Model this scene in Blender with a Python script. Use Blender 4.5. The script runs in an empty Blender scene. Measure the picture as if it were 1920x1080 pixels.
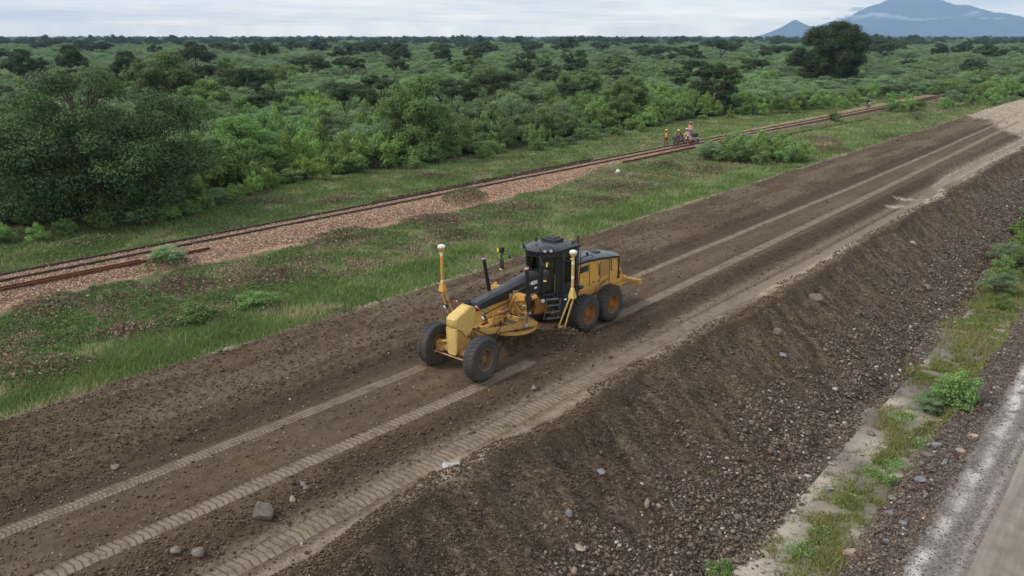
import bpy, bmesh, math, random
import numpy as np
from mathutils import Vector, Matrix, Euler
R = math.radians
random.seed(7)
rng = np.random.default_rng(11)
S = bpy.context.scene
C = S.collection

# ------------------------------------------------------------------ camera
CAMP = Vector((0, 0, 10.0))
PITCH, AZ = R(17.474), R(40.14)
cam = bpy.data.cameras.new('camera'); camo = bpy.data.objects.new('camera', cam); C.objects.link(camo)
cam.lens = 28.0; cam.sensor_width = 36.0; cam.clip_start = 0.5; cam.clip_end = 60000
camo.location = CAMP; camo.rotation_euler = (R(90) - PITCH, 0, AZ)
S.camera = camo

# ------------------------------------------------------------------ node helper
class NT:
    def __init__(s, tree): s.t = tree; s.t.nodes.clear()
    def n(s, typ, ins=None, out=0, **kw):
        nd = s.t.nodes.new(typ)
        for k, v in kw.items(): setattr(nd, k, v)
        for k, v in (ins or {}).items():
            sk = nd.inputs[k]
            if isinstance(v, bpy.types.NodeSocket): s.t.links.new(v, sk)
            else: sk.default_value = v
        return nd if out is None or not len(nd.outputs) else nd.outputs[out]
    def m(s, op, a, b=0.0, c=None, clamp=False):
        ins = {0: a, 1: b}
        if c is not None: ins[2] = c
        return s.n('ShaderNodeMath', ins, operation=op, use_clamp=clamp)
    def mix(s, f, a, b):
        nd = s.n('ShaderNodeMix', None, None, data_type='RGBA')
        for i, v in ((0, f), (6, a), (7, b)):
            sk = nd.inputs[i]
            if isinstance(v, bpy.types.NodeSocket): s.t.links.new(v, sk)
            else: sk.default_value = v if i == 0 else (tuple(v) + (1,))[:4]
        return nd.outputs[2]
    def noise(s, vec, scale, detail=3, rough=.55, out=0):
        return s.n('ShaderNodeTexNoise', {'Vector': vec, 'Scale': scale, 'Detail': detail, 'Roughness': rough}, out)
    def ramp(s, f, lo, hi):
        return s.n('ShaderNodeMapRange', {0: f, 1: lo, 2: hi, 3: 0.0, 4: 1.0}, clamp=True)
    def attr(s, name, out=2): return s.n('ShaderNodeAttribute', None, out, attribute_name=name)
    def pos(s): return s.n('ShaderNodeNewGeometry', None, 0)
    def scaled(s, vec, sc): return s.n('ShaderNodeMapping', {0: vec, 3: sc})

# ------------------------------------------------------------------ world: bright overcast
SUN_EL, SUN_AZ = R(46), R(224)      # azimuth measured from +Y clockwise
world = bpy.data.worlds.new('World'); S.world = world; world.use_nodes = True
w = NT(world.node_tree)
sky = w.n('ShaderNodeTexSky', None, 0, sky_type='NISHITA', sun_disc=False, sun_elevation=SUN_EL, sun_rotation=SUN_AZ, dust_density=2.0)
tc = w.n('ShaderNodeTexCoord', None, 0)
sep = w.n('ShaderNodeSeparateXYZ', {0: tc}, None)
# cloud layers are stretched along the horizon: divide by the elevation
el = w.m('MAXIMUM', sep.outputs[2], 0.012)
inv = w.m('DIVIDE', 1.0, w.m('ADD', el, 0.035))
cv = w.n('ShaderNodeCombineXYZ', {0: w.m('MULTIPLY', sep.outputs[0], inv), 1: w.m('MULTIPLY', sep.outputs[1], inv), 2: 0.0})
n1 = w.noise(cv, 0.24, 6, .55); n2 = w.noise(cv, 0.9, 5, .6)
cl = w.ramp(w.m('ADD', w.m('MULTIPLY', n1, .65), w.m('MULTIPLY', n2, .35)), .40, .62)
hz = w.ramp(sep.outputs[2], 0.03, 0.16)
low = w.mix(cl, (2.5, 2.25, 1.75), (4.4, 3.7, 2.7))     # bands near the horizon, seen through the haze
high = w.mix(cl, (0.50, 0.54, 0.60), (0.92, 0.94, 0.96))
cc = w.mix(hz, low, high)
skyd = w.n('ShaderNodeVectorMath', {0: sky, 3: 0.10}, operation='SCALE')
col = w.mix(0.88, skyd, cc)
bg = w.n('ShaderNodeBackground', {0: col, 1: 1.12})
w.n('ShaderNodeOutputWorld', {0: bg})

sl = bpy.data.lights.new('sun', 'SUN'); sl.energy = 2.3; sl.angle = R(16); sl.color = (1, .96, .90)
so = bpy.data.objects.new('sun', sl); C.objects.link(so)
sd = Vector((math.sin(SUN_AZ) * math.cos(SUN_EL), math.cos(SUN_AZ) * math.cos(SUN_EL), math.sin(SUN_EL)))
so.rotation_euler = sd.to_track_quat('Z', 'Y').to_euler(); so.location = sd * 60

S.view_settings.view_transform = 'Standard'; S.view_settings.look = 'None'
S.view_settings.exposure = 0.32; S.view_settings.gamma = 1.0
S.view_settings.use_curve_mapping = False

# ------------------------------------------------------------------ noise in numpy
def _h(i, j, seed):
    n = (i.astype(np.int64) * 374761393 + j.astype(np.int64) * 668265263 + seed * 974711) & 0xffffffff
    n = ((n ^ (n >> 13)) * 1274126177) & 0xffffffff
    return ((n ^ (n >> 16)) & 0xffffff) / float(0xffffff)
def vn(x, y, seed=0):
    xi = np.floor(x); yi = np.floor(y); fx = x - xi; fy = y - yi
    fx = fx * fx * (3 - 2 * fx); fy = fy * fy * (3 - 2 * fy)
    xi = xi.astype(np.int64); yi = yi.astype(np.int64)
    a = _h(xi, yi, seed); b = _h(xi + 1, yi, seed); c = _h(xi, yi + 1, seed); d = _h(xi + 1, yi + 1, seed)
    return (a + (b - a) * fx) * (1 - fy) + (c + (d - c) * fx) * fy
def fbm(x, y, o=4, seed=0, g=.5):
    r = 0; a = 1; t = 0
    for k in range(o):
        r = r + a * vn(x * 2 ** k + 17.3 * k, y * 2 ** k - 9.1 * k, seed + k); t += a; a *= g
    return r / t
def ss(a, b, x):
    t = np.clip((x - a) / (b - a), 0, 1); return t * t * (3 - 2 * t)

# ------------------------------------------------------------------ tagging
def tag(o, label=None, cat=None, group=None, kind=None):
    if label: o['label'] = label
    if cat: o['category'] = cat
    if group: o['group'] = group
    if kind: o['kind'] = kind
    return o
def link(name, me, mat=None, parent=None):
    o = bpy.data.objects.new(name, me); C.objects.link(o)
    if parent: o.parent = parent
    for m_ in (mat if isinstance(mat, (list, tuple)) else [mat] if mat else []): me.materials.append(m_)
    return o
def empty(name, loc=(0, 0, 0), rz=0, **kw):
    o = bpy.data.objects.new(name, None); C.objects.link(o); o.location = loc; o.rotation_euler = (0, 0, rz)
    o.empty_display_size = .3
    return tag(o, **kw)
def mesh_np(name, V, F, attrs=None, mats=None, smooth=False):
    """V (n,3), F (m,k) arrays"""
    me = bpy.data.meshes.new(name); V = np.asarray(V, np.float32); F = np.asarray(F, np.int32)
    me.vertices.add(len(V)); me.vertices.foreach_set('co', V.ravel())
    k = F.shape[1]; me.loops.add(F.size); me.loops.foreach_set('vertex_index', F.ravel())
    me.polygons.add(len(F)); me.polygons.foreach_set('loop_start', np.arange(0, F.size, k, dtype=np.int32))
    me.polygons.foreach_set('loop_total', np.full(len(F), k, np.int32))
    me.polygons.foreach_set('use_smooth', np.full(len(F), smooth, bool))
    me.update(calc_edges=True)
    for n_, a in (attrs or {}).items():
        at = me.attributes.new(n_, 'FLOAT', 'POINT'); at.data.foreach_set('value', np.asarray(a, np.float32).ravel())
    return me
def link_np(name, V, F, mat, attrs=None, smooth=False, parent=None):
    return link(name, mesh_np(name, V, F, attrs, None, smooth), mat, parent)

# ------------------------------------------------------------------ materials
def mat(name):
    m_ = bpy.data.materials.new(name); m_.use_nodes = True; return m_, NT(m_.node_tree)
def out(nt, sh): nt.n('ShaderNodeOutputMaterial', {0: sh})
def pbr(nt, color, rough=.9, bump=None, bstr=.5, bdist=.02, **kw):
    ins = {'Base Color': color if isinstance(color, bpy.types.NodeSocket) else tuple(color) + (1,), 'Roughness': rough}
    ins.update(kw)
    if bump is not None: ins['Normal'] = nt.n('ShaderNodeBump', {'Height': bump, 'Strength': bstr, 'Distance': bdist})
    return nt.n('ShaderNodeBsdfPrincipled', ins)

def mat_soil():
    m_, t = mat('soil')
    p = t.pos(); sp = t.n('ShaderNodeSeparateXYZ', {0: p}, None)
    big = t.noise(p, .35, 4); mid = t.noise(p, 2.6, 5, .6); fine = t.noise(p, 14, 5, .65)
    st = t.noise(t.scaled(p, (2.4, .22, 1)), 1.0, 4)
    a = t.mix(t.ramp(mid, .35, .68), (.068, .046, .028), (.122, .085, .053))
    a = t.mix(t.m('MULTIPLY', t.ramp(st, .42, .66), .6), a, (.128, .093, .062))
    a = t.mix(t.m('MULTIPLY', t.ramp(big, .45, .72), .45), a, (.062, .044, .031))
    a = t.mix(t.m('MULTIPLY', t.ramp(fine, .50, .72), .4), a, (.145, .106, .072))
    # loosened dark ground, stained by moisture
    a = t.mix(t.m('MULTIPLY', t.attr('loose'), .55), a, (.046, .030, .019))
    # pale dried crust
    cr = t.m('MULTIPLY', t.attr('tan'), t.ramp(t.noise(p, 5, 5, .7), .30, .62))
    a = t.mix(cr, a, (.245, .195, .145))
    wh = t.m('MULTIPLY', t.attr('pale'), t.ramp(t.noise(p, 2.4, 6, .75), .33, .55))
    a = t.mix(wh, a, (.40, .325, .25))
    # runnels: soil washed and slumped straight down the slope
    rn = t.noise(t.n('ShaderNodeVectorMath', {0: t.scaled(p, (.6, 2.6, .6)), 1: t.n('ShaderNodeVectorMath', {0: t.noise(p, .9, 3, .6, out=1), 3: 1.6}, operation='SCALE')}, operation='ADD'), 1.0, 6, .68)
    a = t.mix(t.m('MULTIPLY', t.attr('slope'), t.ramp(rn, .46, .58)), a, (.140, .100, .066))
    a = t.mix(t.m('MULTIPLY', t.attr('slope'), t.ramp(rn, .50, .38)), a, (.048, .033, .022))
    # gravelly lower slope
    vo = t.n('ShaderNodeTexVoronoi', {'Vector': p, 'Scale': 17.0}, None)
    vc = t.n('ShaderNodeSeparateColor', {0: vo.outputs[1]}, None)
    gcol = t.mix(t.ramp(vc.outputs[0], .35, 1.0), (.064, .045, .032), (.155, .115, .088))
    gcol = t.mix(t.ramp(vc.outputs[1], .86, .90), gcol, (.34, .29, .25))
    a = t.mix(t.m('MULTIPLY', t.attr('grav'), t.ramp(t.noise(p, 1.1, 5, .7), .28, .55)), a, gcol)
    # small pebbles anywhere
    v2 = t.n('ShaderNodeTexVoronoi', {'Vector': p, 'Scale': 9.0}, None)
    c2 = t.n('ShaderNodeSeparateColor', {0: v2.outputs[1]}, None)
    pb = t.m('MULTIPLY', t.m('LESS_THAN', v2.outputs[0], .22), t.m('GREATER_THAN', c2.outputs[0], .90))
    a = t.mix(t.m('MULTIPLY', pb, .7), a, (.27, .235, .20))
    # tyre tracks: compacted paler crust, tread bars pressed in
    tm = t.attr('tm'); tu = t.attr('tu'); tp = t.attr('tp')
    au = t.m('ABSOLUTE', t.m('ADD', tu, t.m('MULTIPLY', t.m('SUBTRACT', t.noise(p, 3.0, 3), .5), .22)))
    yy = t.m('ADD', sp.outputs[1], t.m('MULTIPLY', t.noise(p, 2.5, 4), .09))
    ph = t.m('FRACT', t.m('DIVIDE', t.m('ADD', yy, t.m('MULTIPLY', au, .055)), tp))
    bar = t.m('SUBTRACT', 1.0, t.ramp(t.m('ABSOLUTE', t.m('SUBTRACT', ph, .5)), 0.03, .17))
    cen = t.m('SUBTRACT', 1.0, t.ramp(t.m('ABSOLUTE', t.m('SUBTRACT', t.m('FRACT', t.m('MULTIPLY', tu, 1.5)), .5)), .06, .14))
    bar = t.m('MAXIMUM', bar, t.m('MULTIPLY', cen, t.m('MULTIPLY', t.m('LESS_THAN', tp, .12), .8)))
    brk = t.ramp(t.noise(p, 2.0, 6, .78), .32, .54)
    tcol = t.mix(t.m('MULTIPLY', bar, .80), (.248, .196, .145), (.092, .067, .045))  # bars darkened: loose dark soil and groove shadow, both put into the colour
    tcol = t.mix(t.m('MULTIPLY', t.ramp(fine, .4, .7), .35), tcol, (.20, .16, .12))
    tf = t.m('MULTIPLY', t.ramp(tm, .15, .6), brk)
    a = t.mix(tf, a, tcol)
    # bump
    b = t.m('ADD', t.m('MULTIPLY', fine, .9), t.m('MULTIPLY', t.noise(p, 38, 4, .7), .5))
    b = t.m('SUBTRACT', b, t.m('MULTIPLY', t.m('MULTIPLY', bar, tf), .5))
    b = t.m('ADD', b, t.m('MULTIPLY', t.m('SUBTRACT', .35, vo.outputs[0]), t.m('MULTIPLY', t.attr('grav'), 1.2)))
    out(t, pbr(t, a, .95, b, .9, .045, **{'Specular IOR Level': .15}))
    return m_
def mat_haul():
    m_, t = mat('haul_road')
    p = t.pos()
    st = t.noise(t.scaled(p, (3.2, .12, 1)), 1.0, 4); fi = t.noise(p, 18, 5, .7); md = t.noise(p, 1.6, 5, .6)
    smooth = t.mix(t.ramp(t.m('ADD', t.m('MULTIPLY', st, .6), t.m('MULTIPLY', md, .4)), .40, .60), (.175, .148, .120), (.275, .238, .200))
    smooth = t.mix(t.m('MULTIPLY', t.ramp(fi, .52, .75), .5), smooth, (.14, .116, .094))
    vo = t.n('ShaderNodeTexVoronoi', {'Vector': p, 'Scale': 16.0}, None)
    vc = t.n('ShaderNodeSeparateColor', {0: vo.outputs[1]}, None)
    grit = t.mix(t.ramp(vc.outputs[0], .3, 1.0), (.105, .088, .078), (.23, .20, .18))
    grit = t.mix(t.m('MULTIPLY', t.ramp(md, .42, .62), .7), grit, (.175, .15, .13))
    a = t.mix(t.ramp(t.m('ADD', t.attr('grit'), t.m('MULTIPLY', t.m('SUBTRACT', md, .5), .5)), .4, .6), smooth, grit)
    pl = t.m('MULTIPLY', t.attr('pale'), t.ramp(t.noise(p, 1.7, 6, .72), .34, .56))
    sp = t.n('ShaderNodeSeparateXYZ', {0: p}, None)
    ph = t.m('FRACT', t.m('DIVIDE', sp.outputs[1], .17))
    bar = t.m('SUBTRACT', 1.0, t.ramp(t.m('ABSOLUTE', t.m('SUBTRACT', ph, .5)), .06, .2))
    pc = t.mix(t.m('MULTIPLY', bar, .45), (.56, .53, .50), (.30, .27, .24))
    a = t.mix(pl, a, pc)
    b = t.m('ADD', t.m('MULTIPLY', fi, .5), t.m('MULTIPLY', t.m('MULTIPLY', t.m('SUBTRACT', .4, vo.outputs[0]), t.attr('grit')), 1.0))
    out(t, pbr(t, a, .9, b, .7, .03, **{'Specular IOR Level': .2}))
    return m_
def mat_ditch():
    m_, t = mat('ditch_mud')
    p = t.pos(); md = t.noise(p, 1.3, 6, .68); fi = t.noise(p, 12, 5, .7)
    a = t.mix(t.ramp(md, .4, .6), (.105, .085, .070), (.175, .146, .122))
    sand = t.m('MULTIPLY', t.attr('sand'), t.ramp(t.noise(p, 1.3, 6, .72), .37, .50))
    a = t.mix(sand, a, (.40, .34, .275))
    a = t.mix(t.m('MULTIPLY', t.ramp(fi, .55, .75), .4), a, (.10, .085, .07))
    a = t.mix(t.m('MULTIPLY', t.attr('green'), t.ramp(t.noise(p, 3, 5, .7), .35, .55)), a, (.115, .125, .055))
    vo = t.n('ShaderNodeTexVoronoi', {'Vector': p, 'Scale': 15.0}, None)
    vc = t.n('ShaderNodeSeparateColor', {0: vo.outputs[1]}, None)
    g = t.mix(t.ramp(vc.outputs[0], .3, 1.0), (.055, .044, .038), (.150, .125, .112))
    a = t.mix(t.ramp(t.m('ADD', t.attr('grav'), t.m('MULTIPLY', t.m('SUBTRACT', md, .5), .6)), .35, .6), a, g)
    out(t, pbr(t, a, .8, t.m('ADD', fi, t.m('MULTIPLY', vo.outputs[0], t.m('MULTIPLY', t.attr('grav'), -1.5))), .6, .03, **{'Specular IOR Level': .3}))
    return m_
def mat_ground():
    m_, t = mat('grassland')
    p = t.pos()
    b1 = t.noise(p, .12, 5, .6); b2 = t.noise(p, .8, 6, .65); b3 = t.noise(p, 5.5, 5, .7)
    g = t.mix(t.ramp(b2, .35, .65), (.080, .122, .036), (.150, .205, .075))
    g = t.mix(t.m('MULTIPLY', t.ramp(b3, .45, .70), .6), g, (.048, .064, .026))
    g = t.mix(t.m('MULTIPLY', t.ramp(b1, .45, .62), .5), g, (.150, .160, .075))
    g = t.mix(t.m('MULTIPLY', t.attr('dry'), t.ramp(t.noise(p, 1.9, 6, .7), .40, .60)), g, (.155, .115, .080))
    g = t.mix(t.m('MULTIPLY', t.attr('lush'), t.ramp(t.noise(p, .5, 5, .6), .30, .55)), g, (.120, .215, .050))
    g = t.mix(t.m('MULTIPLY', t.attr('verge'), t.ramp(t.noise(p, 2.4, 5, .7), .32, .55)), g, (.235, .200, .155))
    vo = t.n('ShaderNodeTexVoronoi', {'Vector': p, 'Scale': 11.0}, None)
    vc = t.n('ShaderNodeSeparateColor', {0: vo.outputs[1]}, None)
    bal = t.mix(t.ramp(vc.outputs[0], .1, 1.0), (.23, .130, .082), (.56, .36, .25))
    bal = t.mix(t.m('MULTIPLY', t.ramp(b2, .45, .6), .4), bal, (.22, .15, .11))
    bf = t.ramp(t.m('ADD', t.attr('ballast'), t.m('MULTIPLY', t.m('SUBTRACT', t.noise(p, 1.6, 6, .75), .5), 1.3)), .38, .62)
    g = t.mix(bf, g, bal)
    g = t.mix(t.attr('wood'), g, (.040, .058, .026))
    g = t.mix(t.m('MULTIPLY', t.attr('sandy'), t.ramp(t.noise(p, .6, 5), .3, .5)), g, (.33, .28, .235))
    b = t.m('ADD', b3, t.m('MULTIPLY', t.noise(p, 26, 4, .7), .6))
    b = t.m('ADD', b, t.m('MULTIPLY', t.m('MULTIPLY', vo.outputs[0], bf), -1.4))
    out(t, pbr(t, g, .95, b, .8, .05, **{'Specular IOR Level': .1}))
    return m_
def mat_leaf(name, dark, light, tip=None, trans=.28, big=True):
    m_, t = mat(name)
    ti = t.attr('tint'); oi = t.n('ShaderNodeObjectInfo', None, 5)
    p = t.pos()
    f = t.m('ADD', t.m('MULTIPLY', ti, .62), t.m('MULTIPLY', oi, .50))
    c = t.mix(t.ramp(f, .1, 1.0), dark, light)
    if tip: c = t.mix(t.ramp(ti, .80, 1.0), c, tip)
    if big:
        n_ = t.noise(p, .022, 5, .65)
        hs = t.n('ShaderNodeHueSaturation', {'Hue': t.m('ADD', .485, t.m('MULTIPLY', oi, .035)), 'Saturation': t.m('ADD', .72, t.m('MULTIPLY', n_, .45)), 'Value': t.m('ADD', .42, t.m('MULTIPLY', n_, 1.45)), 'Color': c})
        c = hs
    d = t.n('ShaderNodeBsdfPrincipled', {'Base Color': c, 'Roughness': .6, 'Specular IOR Level': .18})
    tr = t.n('ShaderNodeBsdfTranslucent', {0: c})
    out(t, t.n('ShaderNodeMixShader', {0: trans, 1: d, 2: tr}))
    return m_
def mat_flat(name, c1, c2, scale=6, rough=.8, bump=.3, detail=4, spec=.3, coord=None, metal=0.0):
    m_, t = mat(name)
    p = t.n('ShaderNodeTexCoord', None, 3)
    n_ = t.noise(p, scale, detail, .65)
    c = t.mix(t.ramp(n_, .35, .68), c1, c2)
    out(t, pbr(t, c, rough, t.noise(p, scale * 4, 4, .7), bump, .01, **{'Specular IOR Level': spec, 'Metallic': metal}))
    return m_
def mat_paint(name, c, dust=(.20, .15, .105), amt=.5, rough=.45, rust=None, spec=.5):
    """machine paint under road dust: more dust low down and on top faces, wear in patches"""
    m_, t = mat(name)
    tcn = t.n('ShaderNodeTexCoord', None, None); p = tcn.outputs[3]
    g = t.n('ShaderNodeNewGeometry', None, None)
    z = t.n('ShaderNodeSeparateXYZ', {0: g.outputs[0]}, None).outputs[2]
    nz = t.n('ShaderNodeSeparateXYZ', {0: g.outputs[1]}, None).outputs[2]
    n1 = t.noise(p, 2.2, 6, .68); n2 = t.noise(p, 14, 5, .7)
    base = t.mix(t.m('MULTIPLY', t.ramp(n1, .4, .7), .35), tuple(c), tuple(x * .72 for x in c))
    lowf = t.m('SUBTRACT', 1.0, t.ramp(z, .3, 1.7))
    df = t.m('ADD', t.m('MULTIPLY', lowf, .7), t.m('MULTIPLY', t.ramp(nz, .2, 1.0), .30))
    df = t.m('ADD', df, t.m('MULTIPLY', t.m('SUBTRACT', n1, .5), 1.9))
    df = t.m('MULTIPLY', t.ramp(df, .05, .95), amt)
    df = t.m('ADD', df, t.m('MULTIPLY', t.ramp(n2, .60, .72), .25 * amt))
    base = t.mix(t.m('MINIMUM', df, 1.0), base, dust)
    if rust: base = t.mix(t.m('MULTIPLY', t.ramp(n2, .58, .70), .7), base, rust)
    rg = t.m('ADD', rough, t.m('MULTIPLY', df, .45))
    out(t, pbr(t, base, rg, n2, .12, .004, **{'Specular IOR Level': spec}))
    return m_
def mat_glass(name, tint, alpha=.45):
    m_, t = mat(name)
    gl = t.n('ShaderNodeBsdfGlossy', {0: (.8, .85, .9, 1), 1: .06})
    tr = t.n('ShaderNodeBsdfTransparent', {0: tuple(tint) + (1,)})
    fr = t.n('ShaderNodeFresnel', {0: 1.5})
    sh = t.n('ShaderNodeMixShader', {0: t.m('MINIMUM', t.m('ADD', fr, .02), 1.0), 1: tr, 2: gl})
    out(t, sh); return m_
def mat_emit(name, c, s=1.0):
    m_, t = mat(name); out(t, t.n('ShaderNodeEmission', {0: tuple(c) + (1,), 1: s})); return m_
M = dict(
    soil=mat_soil(), haul=mat_haul(), ditch=mat_ditch(), ground=mat_ground(),
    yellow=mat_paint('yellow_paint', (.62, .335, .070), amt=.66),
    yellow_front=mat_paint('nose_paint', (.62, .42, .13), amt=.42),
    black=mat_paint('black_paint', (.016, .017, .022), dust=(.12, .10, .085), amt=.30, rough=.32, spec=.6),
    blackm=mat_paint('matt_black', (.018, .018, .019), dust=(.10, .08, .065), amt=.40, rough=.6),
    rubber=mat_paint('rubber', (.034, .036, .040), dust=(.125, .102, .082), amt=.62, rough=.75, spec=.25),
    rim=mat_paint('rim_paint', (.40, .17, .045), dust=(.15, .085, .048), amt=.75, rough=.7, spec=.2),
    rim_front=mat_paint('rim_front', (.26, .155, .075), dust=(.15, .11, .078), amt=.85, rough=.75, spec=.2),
    steel=mat_flat('worn_steel', (.30, .28, .26), (.48, .46, .43), 20, .35, .1, metal=.8),
    chrome=mat_flat('bright_steel', (.75, .76, .78), (.85, .86, .88), 8, .2, .05, metal=.9),
    rust=mat_flat('rust', (.085, .030, .016), (.19, .075, .038), 9, .85, .4),
    rail=mat_flat('rail_steel', (.050, .034, .030), (.12, .080, .065), 5, .6, .2),
    sleeper=mat_flat('sleeper', (.10, .072, .056), (.18, .125, .095), 7, .9, .4),
    white=mat_flat('white', (.62, .62, .60), (.78, .78, .76), 9, .45, .05),
    decal=mat_flat('decal_white', (.80, .80, .80), (.88, .88, .88), 30, .5, .02),
    red=mat_flat('red', (.50, .035, .03), (.60, .06, .045), 20, .5, .05),
    amber=mat_flat('amber', (.75, .25, .02), (.85, .33, .04), 20, .3, .02),
    mirror_yellow=mat_flat('yellow_face', (.75, .58, .02), (.85, .68, .05), 20, .4, .02),
    lens=mat_flat('lamp_lens', (.65, .68, .72), (.80, .82, .85), 40, .12, .2, spec=.9),
    seat=mat_flat('seat_fabric', (.03, .03, .035), (.06, .06, .065), 20, .9, .2),
    glass=mat_glass('cab_glass', (.36, .42, .41)), glass_green=mat_glass('tinted_glass', (.30, .62, .52)),
    hose=mat_flat('hose', (.018, .017, .016), (.06, .05, .042), 12, .6, .2),
    bark=mat_flat('bark', (.060, .048, .038), (.13, .11, .09), 5, .95, .6),
    stem=mat_flat('stem', (.075, .060, .040), (.15, .12, .085), 6, .95, .4),
    rock=mat_flat('rock', (.105, .088, .072), (.23, .195, .165), 3.2, .9, .8),
    slate=mat_flat('slate', (.115, .118, .122), (.27, .27, .275), 4, .75, .7),
    tanrock=mat_flat('tan_rock', (.24, .18, .13), (.42, .34, .27), 4, .9, .6),
    skin=mat_flat('skin', (.045, .024, .015), (.065, .036, .024), 20, .55, .05),
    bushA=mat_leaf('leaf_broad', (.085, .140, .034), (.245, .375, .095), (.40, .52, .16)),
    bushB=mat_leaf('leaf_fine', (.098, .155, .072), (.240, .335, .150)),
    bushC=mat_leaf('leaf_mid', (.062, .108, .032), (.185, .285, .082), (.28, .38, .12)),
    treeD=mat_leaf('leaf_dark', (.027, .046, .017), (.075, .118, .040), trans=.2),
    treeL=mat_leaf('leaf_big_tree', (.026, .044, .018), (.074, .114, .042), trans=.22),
    weed=mat_leaf('leaf_weed', (.070, .125, .035), (.185, .275, .085), big=False),
    grass=mat_leaf('grass_blade', (.115, .165, .050), (.265, .335, .125), (.42, .37, .22), big=False),
    dgrass=mat_leaf('ditch_grass', (.150, .180, .045), (.300, .310, .105), (.30, .255, .13), big=False),
    dead=mat_leaf('dead_leaf', (.125, .075, .052), (.31, .205, .145), (.50, .38, .29), trans=.1, big=False),
)
def mat_stone():
    m_, t = mat('stone'); ti = t.attr('tint'); p = t.pos()
    c = t.mix(t.ramp(ti, 0, .60), (.058, .039, .026), (.160, .110, .074))
    c = t.mix(t.ramp(ti, .60, .86), c, (.215, .170, .138))
    c = t.mix(t.m('GREATER_THAN', ti, .90), c, (.30, .23, .17))
    c = t.mix(t.m('GREATER_THAN', ti, .965), c, (.50, .46, .42))
    c = t.mix(t.m('MULTIPLY', t.noise(p, 22, 4), .5), c, (.10, .082, .068))
    out(t, pbr(t, c, .88, t.noise(p, 60, 4), .4, .01, **{'Specular IOR Level': .25})); return m_
M['stone'] = mat_stone(); M['plastic'] = mat_flat('plastic_film', (.30, .31, .31), (.46, .47, .47), 14, .35, .2)
def mat_clod():
    m_, t = mat('clod'); ti = t.attr('tint'); p = t.pos()
    c = t.mix(ti, (.078, .053, .034), (.138, .098, .064))
    out(t, pbr(t, c, .97, t.noise(p, 40, 4), .6, .01, **{'Specular IOR Level': .1})); return m_
M['clod'] = mat_clod()
def cloth(c): 
    k = 'cloth_%d_%d_%d' % tuple(int(x * 255) for x in c)
    if k not in M: M[k] = mat_flat(k, tuple(x * .8 for x in c), c, 14, .85, .2)
    return M[k]

# ------------------------------------------------------------------ terrain heights
def toe_x(Y): return -7.30 + .55 * (fbm(Y / 2.6, Y * 0, 4, 5) - .5) * 2
def crest_x(Y): return -11.55 + .5 * (fbm(Y / 2.3, Y * 0 + 3, 4, 8) - .5) * 2
# tyre tracks: list of (points (Y, X), half width, tread period, strength)
TRK = [
    ([(0, -17.72), (4, -17.62), (16.4, -17.30)], .205, .105, 1.0),
    ([(21.5, -17.42), (33, -17.5), (55, -17.46), (80, -17.7), (118, -18.3)], .17, .16, .62),
    ([(0, -15.5), (4.3, -15.35), (15.5, -14.93), (19.0, -14.95)], .22, .15, .95),
    ([(22.0, -15.2), (25, -15.18), (50, -15.5), (83, -16.05), (118, -16.8)], .22, .15, 1.0),
    ([(0, -12.85), (6.5, -12.8), (24.6, -12.66), (38, -12.45), (52, -12.5), (66, -13.0), (75, -13.0), (95, -12.7), (120, -12.6)], .25, .17, .80),
]
def tracks(X, Y):
    tm = np.zeros_like(X); tu = np.zeros_like(X); tp = np.full_like(X, .15)
    for pts, hw, per, st in TRK:
        ys = [q[0] for q in pts]; xs = [q[1] for q in pts]
        c = np.interp(Y, ys, xs) + .05 * (fbm(Y / 2.0, Y * 0, 2, 3) - .5)
        u = (X - c) / hw
        on = (Y > ys[0]) & (Y < ys[-1])
        k = ss(1.25, .92, np.abs(u)) * ss(ys[0] - .01, ys[0] + .4, Y) * ss(ys[-1] + .01, ys[-1] - .8, Y) * on
        sel = (np.abs(u) < 1.5) & on
        tm = np.maximum(tm, k * st); tu = np.where(sel, u, tu); tp = np.where(sel, per, tp)
    return tm, tu, tp
def windrow(X, Y):
    """soil pushed up by the blade, lying in front of and beside it"""
    bx, by = X + 16.23, Y - 16.6
    d = (bx + 1.9) * .662 - (by - 1.35) * .749      # distance ahead of the blade line
    s = (bx + 1.9) * .749 + (by - 1.35) * .662
    h = (.24 + .34 * ss(1.2, 2.8, s)) * np.exp(-((d - .40) / .40) ** 2) * ss(-.2, .8, s) * ss(5.0, 4.2, s) * (.75 + .5 * fbm(X * 2.5, Y * 2.5, 3, 33))
    h2 = .20 * np.exp(-((X + 13.95 + .25) / .42) ** 2) * ss(18.5, 20.5, Y)
    return h + h2
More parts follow.
